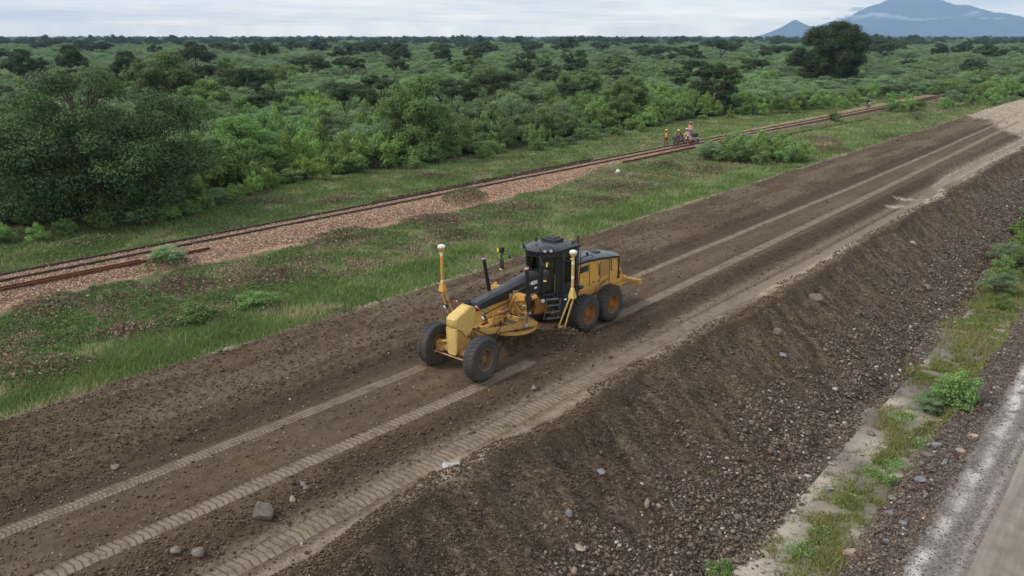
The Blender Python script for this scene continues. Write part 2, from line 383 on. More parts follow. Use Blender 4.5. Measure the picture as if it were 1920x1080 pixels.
def h_emb(X, Y, full=False):
    tm, tu, tp = tracks(X, Y)
    cx = crest_x(Y); tx = toe_x(Y)
    top = .05 * (fbm(X / 3, Y / 5, 3, 21) - .5)
    rowA = ss(-18.30, -18.85, X + .35 * (fbm(X * 0, Y / 3, 3, 77) - .5))
    top = top + .16 * rowA + .10 * rowA * (fbm(X * 2.2, Y * .22, 4, 31) - .5) * 2
    band = np.exp(-((X + 13.85) / .55) ** 2) * ss(12.0, 8.0, np.abs(Y - 2)) + np.exp(-((X + 13.9) / .6) ** 2) * (Y > 10)
    band = np.clip(band, 0, 1)
    top = top + .10 * band
    top = top + .05 * np.exp(-((X + 18.15) / .2) ** 2) 
    top = top + windrow(X, Y) * 1.0
    rough = (.22 + .6 * np.maximum(rowA, band)) * (1 - .9 * np.clip(tm, 0, 1))
    cl = np.maximum(fbm(X * 6.5, Y * 6.5, 3, 41) - .50, 0) * .26 + np.maximum(fbm(X * 14, Y * 14, 2, 43) - .52, 0) * .12
    top = top + cl * rough - .035 * np.clip(tm, 0, 1) + .03 * ss(.2, .05, np.abs(tm - .3)) * 0
    # crest berm: broken crumbly edge
    eb = np.exp(-((X - cx + .25) / .35) ** 2)
    top = top + eb * (.04 + .10 * (fbm(X * 3, Y * 3, 4, 51) - .35))
    # left shoulder
    top = top - ss(-22.75, -24.1, X + .5 * (fbm(X * .3, Y / 2.5, 4, 61) - .5)) * .62
    # slope
    u = np.clip((X - cx) / (tx - cx), 0, 1.4)
    gul = fbm(Y * .95 - X * .30 + 1.2 * fbm(X * .5, Y * .3, 2, 72), X * .42, 5, 71) - .5
    prof = -3.0 * (ss(-.08, .14, u) * .07 + np.clip(u, 0, 1) * .93)
    prof = np.where(u >= 1, -3.0 - .05 * ss(1, 1.2, u), prof)
    sl_on = ss(0, .08, u) * ss(1.06, .9, u)
    sl = prof + sl_on * (gul * .80 + .5 * (fbm(Y * .45 - X * .1, X * .12, 3, 79) - .5) + (fbm(X * 1.4, Y * 1.4, 4, 73) - .5) * .22 + np.maximum(fbm(X * 8, Y * 8, 3, 75) - .5, 0) * .22)
    z = np.where(u > 0, np.minimum(top * ss(.25, 0, u), .2) + sl, top)
    if not full: return z
    at = dict(tm=tm, tu=tu, tp=tp)
    at['loose'] = np.clip(band * 1.0 + np.exp(-((X + 18.1) / .42) ** 2) * .9 + windrow(X, Y) * 3 + .5 * ss(.02, .2, u) * ss(.7, .3, u)
                          + .5 * np.exp(-((X + 18.45) / .35) ** 2), 0, 1) * (1 - np.clip(tm, 0, 1))
    vg = 1.5 * ss(-22.9, -23.6, X + .9 * (fbm(X * .3, Y / 2.5, 4, 61) - .5)) * (.35 + fbm(X, Y, 3, 99))
    at['tan'] = np.clip(1.2 * vg + np.exp(-((X + 13.12) / .22) ** 2) * .8 + .55 * np.exp(-((X + 12.2) / .3) ** 2) + .35 * rowA * ss(.5, .7, vn(X * 1.2, Y * .2, 91))
                        + .35 * np.exp(-((X + 16.3) / .5) ** 2) * ss(.3, .7, fbm(X, Y * .3, 3, 93)), 0, 1)
    far = ss(61, 68, Y)
    xc = np.interp(Y, [52, 57, 66, 95, 120], [-12.45, -12.2, -13.0, -12.7, -12.6])
    pale = far * np.exp(-((X - xc) / .75) ** 2) + np.exp(-((X + 12.05) / .22) ** 2) * ss(.50, .62, fbm(X * 0, Y / 2.0, 3, 95)) * .5
    end = ss(114, 122, Y + (X + 21.5) * 2.2 + 9 * (fbm(X / 2, Y / 6, 4, 96) - .5))
    sd = np.full_like(X, 9.0); zz = [(-13.3, 51.9), (-12.84, 52.5), (-12.14, 54.0), (-11.76, 57.3), (-12.3, 60.0), (-13.0, 61.7), (-13.07, 67.4)]
    for (ax, ay), (bx, by) in list(zip(zz[:-1], zz[1:])) + [((-13.6, 54.6), (-12.0, 56.2))]:
        tt = np.clip(((X - ax) * (bx - ax) + (Y - ay) * (by - ay)) / ((bx - ax) ** 2 + (by - ay) ** 2), 0, 1); sd = np.minimum(sd, np.hypot(X - ax - tt * (bx - ax), (Y - ay - tt * (by - ay)) * .8))
    br = 2.2 * np.exp(-(sd / .21) ** 2)
    # little worn patch with a scrap of pale grit near the crest
    pp = np.exp(-(((X + 12.15) / .5) ** 2 + ((Y - 12.2) / .7) ** 2))
    ext = np.exp(-((X + 12.15) / .45) ** 2) * ss(28, 31, Y) * ss(44, 38, Y) * .7
    at['pale'] = np.clip(.55 * vg * ss(.45, .6, fbm(X * 2, Y * .7, 3, 98)) + pale + br + end * 1.6 + pp + ext, 0, 1)
    edge = fbm(X * .35, Y * 1.1, 5, 97)
    at['slope'] = ss(.0, .10, u)
    at['grav'] = np.clip(ss(.44, .86, u + (edge - .5) * 1.1 + .30 * ss(20, 70, Y)) * .85 + .3 * ss(-11.8, -11.4, X) * ss(0, .04, u), 0, 1)
    return z, at
def gaussi(X, Y, pts, r):
    m_ = np.zeros_like(X)
    for (a, b, s) in pts: m_ = np.maximum(m_, np.exp(-(((X - a) / (r * s)) ** 2 + ((Y - b) / (r * s * 1.3)) ** 2)))
    return m_
SANDP = [(-7.0, 18.0, 1.5), (-6.6, 17.0, 1.3), (-6.9, 21.7, .9), (-6.6, 22.7, .8), (-5.6, 20.4, 1.0), (-5.9, 26.0, 1.0), (-7.1, 34.4, 1.2), (-6.9, 41.5, 1.4), (-5.9, 41.5, 1.4), (-6.6, 19.1, 1.2), (-5.6, 29.5, .8), (-5.9, 16.5, 1.4), (-5.2, 24.5, .6), (-6.7, 30, .7)]
DGRASS = [(-6.05, 18.7, .55), (-5.45, 22.1, .95), (-5.65, 20.1, .75), (-5.4, 25.0, .6), (-4.95, 29.4, 1.0), (-4.6, 31.4, .9), (-6.1, 28.6, .7), (-5.1, 38.6, 1.5), (-5.4, 35, 1.2), (-5.3, 27.0, .8), (-5.8, 24.2, .5), (-5.1, 18.9, .5), (-6.3, 45, 2.0), (-5.6, 50, 2.4), (-6.2, 57, 3), (-5.3, 17.3, .5), (-6.4, 33.5, .8), (-7.2, 66, 4), (-6.5, 75, 5), (-5.1, 16, .6), (-6.2, 41, 1.3)]
def h_ditch(X, Y, full=False):
    z = -3.05 + .10 * (fbm(X / 1.5, Y / 1.5, 3, 101) - .5) + .02 * (fbm(X * 6, Y * 6, 3, 103) - .5)
    berm = ss(-4.95, -4.45, X + .5 * (fbm(X * 0, Y / 2, 3, 105) - .5)) 
    bh = berm * (.30 + .16 * (fbm(X * 1.5, Y * 1.5, 4, 107) - .5) + np.maximum(fbm(X * 7, Y * 7, 3, 109) - .5, 0) * .35)
    z = z + bh
    z = np.where(X > -3.9, z + (-2.70 - z) * ss(-3.9, -3.4, X), z)
    if not full: return z
    return z, dict(sand=gaussi(X, Y, SANDP, .95), green=gaussi(X, Y, DGRASS, .8), grav=np.clip(berm + ss(-7.0, -7.5, X), 0, 1))
def h_haul(X, Y, full=False):
    z = -2.70 + .12 * ss(-3.5, -2.4, X) + .02 * (fbm(X * 4, Y * 4, 3, 111) - .5) * ss(-2.0, -2.6, X)
    z = z + np.maximum(fbm(X * 8, Y * 8, 3, 113) - .5, 0) * .12 * ss(-2.1, -2.9, X)
    rut = np.exp(-((X + 2.95) / .26) ** 2); z = z - .05 * rut
    if not full: return z
    xw = np.interp(Y, [17, 20, 24, 29, 35], [-3.3, -3.15, -2.95, -2.88, -3.2])
    pale = np.exp(-((X - xw) / .19) ** 2) * (.55 * ss(.40, .62, fbm(X * .8, Y / 1.6, 4, 116)) + .75 * ss(25, 29, Y)) + .45 * np.exp(-(((X + 3.15) / .16) ** 2)) * ss(.45, .6, fbm(X * 0, Y / 1.2, 3, 115)) * (Y > 17)
    pale = pale + .35 * np.exp(-((X + 2.35) / .10) ** 2) * ss(.4, .6, fbm(X * 0, Y / 2, 3, 117))
    return z, dict(grit=ss(-1.95, -2.3, X + .12 * (fbm(X * 0, Y / 1.5, 3, 119) - .5)), pale=np.clip(pale, 0, 1))
def wood_edge(Y):
    return np.interp(Y, [-200, 15, 21, 31, 38, 53, 73, 94, 98, 108, 116, 149, 165, 185, 210, 260], [-52, -51.8, -51.2, -51.4, -51.4, -50.6, -50.4, -51.2, -50.8, -49.5, -43.8, -42.8, -39.5, -10, 60, 400])
def h_gnd(X, Y, full=False):
    z = -.62 + .10 * (fbm(X / 5, Y / 5, 4, 121) - .5) + .07 * (fbm(X / .9, Y / .9, 3, 123) - .5)
    rb = ss(-40.6, -39.6, X) * ss(-34.0, -36.2, X + 1.2 * (fbm(X * .4, Y * .3, 3, 125) - .5))
    z = z * (1 - rb) + rb * (-.62 + .44 * ss(-34.6, -37.2, X) * ss(-40.8, -39.5, X) + .03 * (fbm(X * 3, Y * 3, 3, 127) - .5))
    z = np.where((X > -24.4) & (Y < 186), z - 3.5 * ss(-24.4, -22.5, X), z)
    z = z + ss(300, 3000, np.hypot(X, Y)) * 6 * (fbm(X / 600, Y / 600, 4, 129) - .5)
    if not full: return z
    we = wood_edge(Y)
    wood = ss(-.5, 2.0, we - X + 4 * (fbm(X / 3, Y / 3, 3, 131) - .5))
    ball = ss(-40.0, -39.4, X) * ss(-34.7 - ss(46, 58, Y) * 1.1, -36.0 - ss(46, 58, Y) * 1.1, X + .8 * (fbm(X * .5, Y * .4, 3, 133) - .5)) * np.interp(Y, [0, 12, 17, 22, 30, 44, 54, 70, 200], [.52, .66, .85, 1.1, 1.15, 1.0, .55, .52, .52])
    onr = np.exp(-((X - RX(Y)) / np.interp(Y, [0, 55, 75], [.62, .7, 1.0])) ** 4)
    ball = np.maximum(ball, onr * 1.1)
    lush = ss(-29.5, -27, X) * ss(-23.6, -24.6, X) * ss(75, 45, Y) + .6 * ss(-25.5, -24.6, X) + .8 * np.exp(-(((X + 30) / 4) ** 2 + ((Y - 97) / 12) ** 2)) + .7 * np.exp(-(((X + 43) / 2.5) ** 2 + ((Y - 92) / 14) ** 2))
    dry = ss(-27, -29.5, X) * ss(-38, -35, X) * .9 + ss(-40, -42, X) * .35
    verge = np.exp(-((X + 24.2 + .5 * (fbm(X * .3, Y / 2.5, 4, 61) - .5)) / .55) ** 2)
    sandy = ss(104, 120, Y) * ss(-27.5, -22, X - (Y - 118) * .08) * ss(186, 160, Y)
    return z, dict(ballast=ball, lush=np.clip(lush, 0, 1), dry=np.clip(dry, 0, 1), verge=verge, wood=wood * .9, sandy=sandy)
def RX(Y): return np.interp(Y, [-60, 10, 30, 70, 100, 163, 230], [-39.9, -38.95, -38.55, -38.2, -37.2, -36.1, -34.0])   # centre line of the railway

def gline(a, b, d0, k, ref=0.0):
    """grid line coordinates from a to b, spacing grows with distance from ref"""
    o = [a]
    while o[-1] < b: o.append(o[-1] + max(d0, k * abs(o[-1] - ref)))
    o[-1] = b; return np.array(o)
def grid(name, xs, ys, fn, m_):
    X, Y = np.meshgrid(xs, ys); z, at = fn(X, Y, True)
    nx, ny = len(xs), len(ys)
    i = (np.arange(ny - 1)[:, None] * nx + np.arange(nx - 1)[None, :]).ravel()
    F = np.stack([i, i + 1, i + nx + 1, i + nx], 1)
    o = link_np(name, np.stack([X, Y, z], -1).reshape(-1, 3), F, m_, {k: v.ravel() for k, v in at.items()}, True)
    return tag(o, kind='structure')
ysn = gline(1.0, 190, .045, .0026)
grid('earth_road', np.arange(-24.6, -6.80, .045), ysn, h_emb, M['soil'])
grid('ditch', np.arange(-7.6, -3.30, .05), gline(6, 190, .06, .004), h_ditch, M['ditch'])
grid('haul_road', np.concatenate([np.arange(-3.5, -.8, .06), np.arange(-.8, 12, .4)]), gline(4, 190, .08, .005), h_haul, M['haul'])
xa = -np.flip(gline(24.4, 20000, .16, .0075, -12))
xb = np.concatenate([gline(-24.3, 200, 2.5, .03), gline(210, 20000, 10, .06)])
yg = np.concatenate([-np.flip(gline(8, 20000, 2.0, .06)), gline(-6, 20000, .16, .007)])
grid('grassland', np.concatenate([xa, xb]), yg, h_gnd, M['ground'])
def zemb(x, y): return float(h_emb(np.array([x * 1.0]), np.array([y * 1.0]))[0])
def zgnd(x, y): return float(h_gnd(np.array([x * 1.0]), np.array([y * 1.0]))[0])
def zdit(x, y): return float(h_ditch(np.array([x * 1.0]), np.array([y * 1.0]))[0])
def zhau(x, y): return float(h_haul(np.array([x * 1.0]), np.array([y * 1.0]))[0])

# ------------------------------------------------------------------ mountains
def mountain(name, dist, az0, prof, depth, seed, label):
    """prof: (azimuth degrees from camera heading, height metres)"""
    n, mth = 260, 60
    a = np.linspace(prof[0][0], prof[-1][0], n); hh = np.interp(a, [q[0] for q in prof], [q[1] for q in prof])
    t = np.linspace(-1, 1, mth)
    A, T = np.meshgrid(a, t); HH = np.broadcast_to(hh, A.shape)
    lat = np.tan(np.radians(A)) * dist
    dp = dist + T * depth
    sh = (1 - np.abs(T) ** 1.25)
    nz = (fbm(lat / 700, dp / 700, 5, seed) - .5)
    z = HH * sh * (1 + .0 * T) + nz * 260 * np.clip(HH / 400, 0, 1) * (np.abs(T) * (1 - np.abs(T))) * 2.4 + (fbm(lat / 160, dp / 160, 3, seed + 4) - .5) * 26 * np.clip(HH / 200, 0, 1)
    z = z - 12
    hx, hy = -math.sin(AZ), math.cos(AZ); rx, ry = math.cos(AZ), math.sin(AZ)
    V = np.stack([hx * dp + rx * lat, hy * dp + ry * lat, z], -1).reshape(-1, 3)
    i = (np.arange(mth - 1)[:, None] * n + np.arange(n - 1)[None, :]).ravel()
    F = np.stack([i, i + 1, i + n + 1, i + n], 1)
    m_ = M.get('mount') or mat_mount(); M['mount'] = m_
    return tag(link_np(name, V, F, m_, None, True), kind='structure')
def mat_mount():
    m_, t = mat('forested_mountain'); p = t.pos()
    c = t.mix(t.ramp(t.noise(p, .004, 6, .65), .35, .65), (.020, .030, .018), (.055, .065, .042))
    out(t, pbr(t, c, .95, None, **{'Specular IOR Level': .1})); return m_
def azp(px): return math.degrees(math.atan((px - 960) / 1565.2))
MD = 14000.
def mh(py): return (70 - py) / 1565.2 * MD + 12
mountain('mountain', MD, 0, [(azp(1515), 0), (azp(1536), mh(50)), (azp(1556), mh(41)), (azp(1580), mh(40)), (azp(1602), mh(28)), (azp(1625), mh(14)), (azp(1650), mh(7)), (azp(1668), mh(-2)), (azp(1700), mh(-9)),
    (azp(1735), mh(-4)), (azp(1752), mh(4)), (azp(1775), mh(11)), (azp(1800), mh(11)), (azp(1822), mh(20)), (azp(1842), mh(28)), (azp(1862), mh(24)), (azp(1890), mh(30)), (azp(1925), mh(36)), (azp(2000), mh(48)), (azp(2100), mh(60)), (azp(2180), 0)], 2400, 201, '')
MD = 12000.
mountain('hill', MD, 0, [(azp(1424), 0), (azp(1440), mh(61)), (azp(1462), mh(52)), (azp(1476), mh(44)), (azp(1488), mh(37)), (azp(1500), mh(44)), (azp(1512), mh(49)), (azp(1530), mh(49)), (azp(1550), mh(52)), (azp(1600), mh(60)), (azp(1660), 0)], 900, 231, '')

# ------------------------------------------------------------------ scattered stones and clods (uncountable)
def ico(sub=1):
    bm = bmesh.new(); bmesh.ops.create_icosphere(bm, subdivisions=sub, radius=1)
    V = np.array([v.co[:] for v in bm.verts]); F = np.array([[v.index for v in f.verts] for f in bm.faces]); bm.free(); return V, F
IV, IF = ico(1)
CV = np.array([[x, y, z] for x in (-1, 1) for y in (-1, 1) for z in (-1, 1)], float) * .62
CF = np.array([[0, 1, 3, 2], [4, 6, 7, 5], [0, 4, 5, 1], [2, 3, 7, 6], [0, 2, 6, 4], [1, 5, 7, 3]])
def rand_rot(n):
    q = rng.normal(size=(n, 4)); q /= np.linalg.norm(q, axis=1)[:, None]; w_, x, y, z = q.T
    return np.stack([1 - 2 * (y * y + z * z), 2 * (x * y - z * w_), 2 * (x * z + y * w_), 2 * (x * y + z * w_), 1 - 2 * (x * x + z * z), 2 * (y * z - x * w_),
                     2 * (x * z - y * w_), 2 * (y * z + x * w_), 1 - 2 * (x * x + y * y)], -1).reshape(n, 3, 3)
def stones(name, X, Y, Z, size, tint, m_, flat=.6, box=False, label=None, cat=None, sink=.25):
    BV, BF = (CV, CF) if box else (IV, IF)
    n = len(X); j = BV[None] * (1 + rng.normal(0, .17, (n, len(BV), 1)))
    sc = np.stack([size * rng.uniform(.7, 1.3, n), size * rng.uniform(.6, 1.1, n), size * rng.uniform(flat * .7, flat * 1.3, n)], -1)
    v = np.einsum('nij,nkj->nki', rand_rot(n), j * sc[:, None, :])
    v[:, :, 2] *= .75
    v = v + np.stack([X, Y, Z + size * (flat - sink)], -1)[:, None, :]
    F = (BF[None] + (np.arange(n) * len(BV))[:, None, None]).reshape(-1, BF.shape[1])
    o = link_np(name, v.reshape(-1, 3), F, m_, {'tint': np.repeat(tint, len(BV))}, not box)
    return tag(o, label, cat, kind='stuff')
def sampleY(n, y0, y1, near=8.0):
    """more samples near the camera, as distance hides small ones"""
    u = rng.random(n); a, b = 1 / (y0 + near), 1 / (y1 + near); return 1 / (a + (b - a) * u) - near
def seen(X, Y, m_=.06):
    c = math.cos(AZ); s = math.sin(AZ); d = -s * X + c * Y; r = c * X + s * Y
    return (d > 2) & (np.abs(r) < d * (.643 * 1.15 + m_) + 3)
# gravel on the lower slope
n = 62000; Y = sampleY(n, 8, 150); U = rng.random(n) ** .5
cx_, tx_ = crest_x(Y), toe_x(Y); U = U * 1.12; X = cx_ + U * (tx_ - cx_)
keep = seen(X, Y) & (rng.random(n) < .04 + .96 * ss(.40, .92, U + (fbm(X * .35, Y * 1.1, 5, 97) - .5) * 1.1 + .30 * ss(20, 70, Y)) ) & (U < 1.02 + .1 * rng.random(n))
X, Y = X[keep], Y[keep]; Z = np.where(X > -7.3, np.maximum(h_emb(X, Y), h_ditch(X, Y)), h_emb(X, Y))
sz = .012 + .060 * rng.random(len(X)) ** 4 + .085 * (rng.random(len(X)) > .97) * rng.random(len(X)) ** 1.3; sz *= 1 + Y / 110
stones('slope_gravel', X, Y, Z, sz, rng.random(len(X)), M['stone'], .6, False, 'loose grey and brown gravel spilled down the side of the earth bank', 'gravel')
# clods over the top of the bank
n = 95000; Y = sampleY(n, 2, 120, 6); X = rng.uniform(-23.6, -11.3, n)
tm, _, _ = tracks(X, Y); wz = np.exp(-((X + 13.9) / .7) ** 2) + ss(-18.0, -18.4, X) * .55 + .15 + np.clip(windrow(X, Y) * 5, 0, 1)
keep = seen(X, Y) & (rng.random(n) < wz) & (rng.random(n) > tm * 1.3); X, Y = X[keep], Y[keep]
sz = .008 + .034 * rng.random(len(X)) ** 4 + .045 * (rng.random(len(X)) > .992) * rng.random(len(X)); sz *= 1 + Y / 110
stones('soil_clods', X, Y, h_emb(X, Y), sz, rng.random(len(X)) ** 1.3, M['clod'], .75, False, 'dark brown crumbled clods lying over the graded earth road', 'soil')
n = 45000; Y = sampleY(n, 4, 110, 6); cx_, tx_ = crest_x(Y), toe_x(Y); U = rng.random(n) ** 1.2; X = cx_ - .5 + U * (tx_ - cx_)
keep = seen(X, Y); X, Y = X[keep], Y[keep]; sz = (.012 + .028 * rng.random(len(X)) ** 2) * (1 + Y / 110)
stones('slope_clods', X, Y, h_emb(X, Y), sz, rng.random(len(X)), M['clod'], .75, False, 'brown earth crumbs rolled down from the crest of the bank', 'soil')
n = 5200; X = rng.uniform(-18.3, -14.4, n); Y = rng.uniform(16.8, 22.5, n); wh_ = windrow(X, Y) * (Y < 22); keep = rng.random(n) < wh_ * 3.2; X, Y = X[keep], Y[keep]
stones('windrow_clods', X, Y, h_emb(X, Y), .018 + .07 * rng.random(len(X)) ** 3, rng.random(len(X)) * .5, M['clod'], .8, False, 'dark moist lumps of soil rolling along in front of the grader blade', 'soil')
# pebbles of the top and scattered light ones
n = 9000; Y = sampleY(n, 3, 110, 6); X = rng.uniform(-23, -11.4, n); keep = seen(X, Y) & (tracks(X, Y)[0] < .3); X, Y = X[keep], Y[keep]
stones('road_pebbles', X, Y, h_emb(X, Y), (.014 + .03 * rng.random(len(X)) ** 4) * (1 + Y / 110), .35 + .62 * rng.random(len(X)), M['stone'], .6, True, 'small pale pebbles strewn over the brown earth road', 'gravel')
# stony berm and haul road shoulder
n = 26000; Y = sampleY(n, 10, 90, 4); X = rng.uniform(-4.85, -3.45, n) ; keep = seen(X, Y); X, Y = X[keep], Y[keep]
stones('berm_gravel', X, Y, h_ditch(X, Y), (.014 + .045 * rng.random(len(X)) ** 3) * (1 + Y / 110), rng.random(len(X)) * .985, M['stone'], .55, False, 'rubble and gravel heaped along the low ridge beside the ditch', 'gravel')
n = 9000; Y = sampleY(n, 10, 90, 4); X = -3.5 + 1.35 * rng.random(n) ** 1.5; keep = seen(X, Y); X, Y = X[keep], Y[keep]
stones('shoulder_gravel', X, Y, h_haul(X, Y), (.010 + .018 * rng.random(len(X)) ** 3) * (1 + Y / 110), rng.random(len(X)), M['stone'], .5, False, 'fine gravel on the rutted shoulder of the haul road', 'gravel')
n = 2600; Y = sampleY(n, 14, 60, 4); X = rng.uniform(-7.5, -4.8, n); keep = seen(X, Y) & (rng.random(n) < .25 + .6 * ss(-6.6, -7.4, X)); X, Y = X[keep], Y[keep]
stones('ditch_pebbles', X, Y, h_ditch(X, Y), (.015 + .045 * rng.random(len(X)) ** 3), rng.random(len(X)), M['stone'], .5, False, 'stray pebbles on the muddy floor of the ditch', 'gravel')
# railway ballast chips
n = 42000; Y = sampleY(n, 5, 130, 25); X = RX(Y) + rng.uniform(-.8, 3.0, n)
bd = h_gnd(X, Y, True)[1]['ballast']; keep = seen(X, Y) & (rng.random(n) < bd) & (np.abs(np.abs(X - RX(Y)) - .54) > .09); X, Y = X[keep], Y[keep]
def mat_ballast():
    m_, t = mat('ballast'); ti = t.attr('tint'); p = t.pos()
    c = t.mix(t.ramp(ti, 0, .8), (.18, .102, .066), (.44, .285, .20)); c = t.mix(t.m('GREATER_THAN', ti, .86), c, (.56, .45, .36))
    out(t, pbr(t, c, .9, **{'Specular IOR Level': .2})); return m_
M['ballast'] = mat_ballast()
stones('ballast_stones', X, Y, h_gnd(X, Y), (.030 + .030 * rng.random(len(X))), rng.random(len(X)), M['ballast'], .6, True, 'pinkish crushed stone under and beside the railway track', 'ballast')

# single rocks one can point at
def rock(name, x, y, z, s, m_, label, group=None, rot=0, seed=0, sub=3, jag=.22, cat='rock'):
    V, F = ico(sub); r_ = np.random.default_rng(seed + 500)
    for _ in range(9):      # knock planar facets off
        d = r_.normal(size=3); d /= np.linalg.norm(d); k = r_.uniform(.55, .86); q = V @ d; ov = np.clip(q - k, 0, None); V = V - ov[:, None] * d * .95
    V = V * (1 + jag * (fbm(V[:, 0] * 2.5 + seed, V[:, 1] * 2.5 + V[:, 2] * 1.7, 3, seed) - .5))[:, None]
    V = V * np.array(s)
    o = link_np(name, V, F, m_, None, False); o.location = (x, y, z + s[2] * .55); o.rotation_euler = (r_.uniform(-.2, .2), r_.uniform(-.2, .2), rot)
    return tag(o, label, cat, group)
rock('boulder', -13.72, 7.95, zemb(-13.72, 7.95), (.25, .21, .25), M['rock'], 'large angular brown boulder on the loose soil band in front of the grader', seed=1, sub=3)
rock('rock', -13.78, 8.72, zemb(-13.78, 8.72), (.095, .08, .09), M['tanrock'], 'reddish speckled stone just right of the large angular boulder', seed=2)
rock('rock', -14.15, 9.28, zemb(-14.15, 9.28), (.11, .09, .08), M['rock'], 'brown stone above the reddish speckled stone on the soil band', seed=3)
rock('rock', -13.85, 9.16, zemb(-13.85, 9.16), (.09, .08, .07), M['rock'], 'smallest brown stone of the pair above the reddish speckled stone', seed=13)
rock('rock', -13.98, 6.1, zemb(-13.98, 6.1), (.14, .10, .10), M['rock'], 'flattish brown stone at the bottom edge of the soil band, left of its pair', seed=4)
rock('rock', -13.58, 6.36, zemb(-13.58, 6.36), (.16, .12, .11), M['rock'], 'rounded brown stone at the bottom edge of the soil band, right of its pair', seed=5)
rock('rock', -18.4, 6.9, zemb(-18.4, 6.9), (.14, .11, .08), M['rock'], 'low brown stone beside the leftmost tyre track', seed=6)
rock('rock', -13.4, 16.9, zemb(-13.4, 16.9), (.11, .1, .09), M['rock'], 'brown lump of stone right of the front left wheel of the grader', seed=7)
rock('boulder', -10.85, 32.95, zemb(-10.85, 32.95) - .05, (.34, .26, .27), M['rock'], 'big brown boulder stuck high on the bank slope right of the grader', seed=8)
rock('rock', -9.42, 13.72, zemb(-9.42, 13.72), (.16, .12, .09), M['tanrock'], 'light tan stone lying alone low on the near bank slope', seed=9)
rock('rock', -9.15, 16.4, zemb(-9.15, 16.4), (.07, .06, .2), M['tanrock'], 'pale pointed sliver of stone standing out of the bank slope', seed=10)
rock('rock', -10.3, 15.9, zemb(-10.3, 15.9), (.15, .10, .10), M['slate'], 'grey slate stone half buried in the upper near slope', seed=11)
rock('rock', -9.9, 13.9, zemb(-9.9, 13.9), (.12, .08, .10), M['slate'], 'bluish grey stone stuck in the near slope above the tan stone', seed=12)
rock('rock', -10.6, 28.2, zemb(-10.6, 28.2), (.2, .15, .14), M['rock'], 'squarish brown rock on the slope below the big brown boulder', seed=14)
rock('rock', -9.9, 27.1, zemb(-9.9, 27.1), (.17, .12, .08), M['slate'], 'dark slate rock on the slope below the squarish brown rock', seed=15)
rock('rock', -10.5, 46.5, zemb(-10.5, 46.5), (.26, .2, .16), M['tanrock'], 'tan slab of rock high on the distant part of the bank slope', seed=16)
rock('flat_rock', -4.72, 19.5, zdit(-4.72, 19.5), (.30, .19, .10), M['tanrock'], 'large flat pale brown slab on the berm at the ditch edge', seed=17, rot=.5)
for i, (x, y, s_, r_, mm, lb) in enumerate([
    (-4.42, 21.6, (.20, .10, .09), .9, 'slate', 'upright grey slate slab on the berm behind the flat pale brown slab'),
    (-4.0, 21.4, (.13, .10, .09), .2, 'slate', 'small grey slate block right of the upright grey slate slab'),
    (-4.48, 26.7, (.26, .13, .09), .4, 'slate', 'flat grey slab at the grass edge, upper one of the pair on the berm'),
    (-4.5, 25.95, (.24, .13, .08), .4, 'rock', 'flat brown slab at the grass edge, lower one of the pair on the berm'),
    (-3.93, 25.7, (.17, .09, .10), 1.3, 'slate', 'narrow dark slab leaning on the berm below the white stone'),
    (-3.72, 26.8, (.15, .12, .09), .2, 'tanrock', 'round cream coloured stone on the berm beside the haul road'),
    (-4.2, 24.0, (.19, .14, .12), .7, 'slate', 'dark blue grey rock half sunk in the middle of the berm'),
    (-3.6, 28.2, (.22, .12, .07), .3, 'tanrock', 'long flat tan slab on the shoulder edge of the berm'),
    (-3.75, 31.2, (.16, .10, .08), 1.0, 'slate', 'grey slab tilted on the berm right of the big ditch bush'),
    (-4.6, 22.6, (.12, .10, .1), .3, 'slate', 'black stone on the ditch side of the berm'),
    (-4.1, 20.2, (.12, .08, .06), 1.4, 'slate', 'thin grey slate on the berm right of the flat pale brown slab')]):
    rock('rock', x, y, zdit(x, y), s_, M[mm], lb, rot=r_, seed=30 + i)
for i, (x, y, s_, mm, lb) in enumerate([
    (-7.1, 18.45, (.10, .09, .08), 'slate', 'round dark stone in the middle of the near sand patch of the ditch'),
    (-7.12, 17.75, (.07, .06, .05), 'rock', 'small brown stone at the near end of the sand patch'),
    (-7.2, 19.3, (.11, .1, .09), 'slate', 'grey stone at the toe of the bank above the near sand patch'),
    (-6.75, 19.15, (.06, .05, .05), 'rock', 'smallest brown stone right of the grey stone at the bank toe'),
    (-6.35, 22.4, (.2, .1, .06), 'slate', 'long flat grey stone lying across the ditch sand'),
    (-6.76, 23.9, (.13, .1, .06), 'slate', 'flat dark stone in the ditch, nearer one of two'),
    (-6.55, 24.5, (.12, .09, .06), 'rock', 'flat brown stone in the ditch, farther one of two'),
    (-6.45, 26.8, (.16, .12, .09), 'rock', 'brown rock at the edge of the ditch grass'),
    (-7.0, 35.2, (.2, .12, .08), 'slate', 'dark flat rock on the far sand patch of the ditch'),
    (-7.3, 33.2, (.16, .12, .09), 'white', 'white stone on the toe of the bank by the far sand patch')]):
    rock('rock', x, y, zdit(x, y), s_, M[mm], lb, seed=60 + i)
# scrap of clear plastic on the crest
def sheet():
    n = 9; V = []; F = []
    for i in range(n):
        for j in range(n):
            V.append(((i / (n - 1) - .5) * .46, (j / (n - 1) - .5) * .26 + .06 * math.sin(i), .012 + .035 * random.random()))
    for i in range(n - 1):
        for j in range(n - 1):
            F.append((i * n + j, i * n + j + 1, (i + 1) * n + j + 1, (i + 1) * n + j))
    o = link_np('plastic_sheet', V, F, M['plastic'], None, True); sm = o.modifiers.new('t', 'SOLIDIFY'); sm.thickness = .006
    o.location = (-12.2, 12.2, zemb(-12.2, 12.2) - .005); o.rotation_euler = (0, 0, .9)
    tag(o, 'crumpled scrap of pale plastic sheet lying on the crest of the bank', 'plastic sheet')
sheet()

